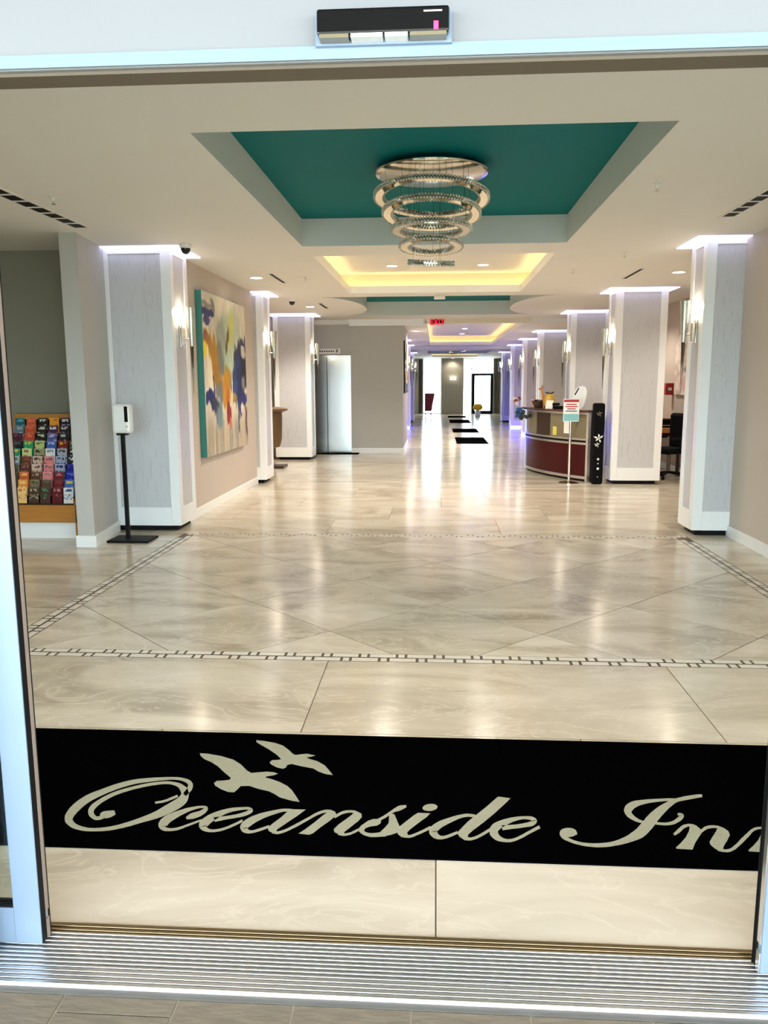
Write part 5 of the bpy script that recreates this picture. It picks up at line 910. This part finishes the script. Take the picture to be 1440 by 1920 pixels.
g = thing('fire_alarm_box', 'red fire alarm box on the wall of the right room', 'alarm', (4.25, 14.95, 1.36))
MB().box(-0.14, -0.0005, -0.06, 0.06, 0, 0.21).build('housing', 'red', g, bevel=0.01); MB().box(-0.10, -0.04, -0.064, -0.06, 0.08, 0.13).build('handle', 'paper', g); MB().box(-0.142, -0.14, -0.04, 0.04, 0.05, 0.16).build('face', 'red', g)
g = thing('white_notepad', 'white pad on the office desk', 'notepad', (3.56, 14.42, 0.8005)); MB().box(-0.1, 0.1, -0.1, 0.1, 0, 0.02).build('pages', 'paper', g); MB().box(-0.1, 0.1, 0.08, 0.1, 0.02, 0.023).build('binding', 'smoke', g)
# ================================================================== FAR END
g = thing('maroon_armchair', 'maroon armchair by the left far window', 'chair', (-0.35, 39.4, 0))
MB().add([(-0.22, 0, 0.22), (0.10, 0, 0.22), (0.27, 0, 1.08), (-0.22, 0, 1.08), (-0.22, 0.12, 0.22), (0.10, 0.12, 0.22), (0.27, 0.12, 1.08), (-0.22, 0.12, 1.08)], [(0, 1, 2, 3), (4, 7, 6, 5), (0, 4, 5, 1), (1, 5, 6, 2), (2, 6, 7, 3), (3, 7, 4, 0)]).build('backrest', 'maroon', g, bevel=0.04)
MB().box(-0.21, 0.14, 0.12, 0.62, 0.26, 0.46).build('seat', 'maroon', g, bevel=0.04)
for a in (-0.18, 0.08):
    for b in (0.06, 0.56): MB().tube((a, b, 0.0), (a, b, 0.26), 0.02).build('leg', 'darkwood', g)
g = thing('yellow_flower_stand', 'bright yellow bloom on a low white stand near the far door', 'plant', (1.95, 38.6, 0))
MB().box(-0.13, 0.13, -0.13, 0.13, 0.0005, 0.22).build('stand', 'white', g, bevel=0.02)
bl = MB(); rnd = random.Random(4)
for i in range(46):
    a, b = 2.399*i, math.asin(-0.75+1.7*i/46); d_ = Vector((math.cos(a)*math.cos(b), math.sin(a)*math.cos(b), math.sin(b))); bl.ball((d_.x*0.18, d_.y*0.18, 0.43+d_.z*0.13), (0.062, 0.062, 0.05), 8, 5)
bl.build('bloom', 'yellow', g, smooth=True); MB().lathe([(0.07, 0.22), (0.09, 0.34), (0.05, 0.35)], n=14).build('pot', 'white_plastic', g, smooth=True)
g = thing('emergency_light', 'twin headed emergency light on the olive pier', 'light', (0.82, 41.2, 1.78))
MB().box(-0.16, 0.16, -0.05, -0.0005, -0.05, 0.04).build('housing', 'white_plastic', g)
for s in (-1, 1): MB().lathe([(0.05, 0), (0.06, 0.05), (0.01, 0.055)], n=14).build('lamp_head', 'lamp', g, (s*0.09, -0.05, 0.01)).rotation_euler = (PI/2, 0, 0)
def curtain(x0, x1, y, label):
    g = thing('curtain', label, 'curtain', (x0, y, 0)); n = 28; w = x1-x0
    top = [(w*i/n, 0.04*math.sin(i*1.9)) for i in range(n+1)]
    mb = MB(); mb.add([(a, b, 0.03) for a, b in top]+[(a, b, 2.72) for a, b in top], [(i, i+1, n+2+i, n+1+i) for i in range(n)]); mb.build('drape', 'wall_niche', g, smooth=True)
    MB().tube((-0.02, 0, 2.735), (w+0.02, 0, 2.735), 0.015).build('rod', 'chrome_dark', g)
curtain(-0.92, -0.70, 41.5, 'olive curtain left of the far windows'); curtain(2.88, 3.2, 41.5, 'olive curtain right of the far door')
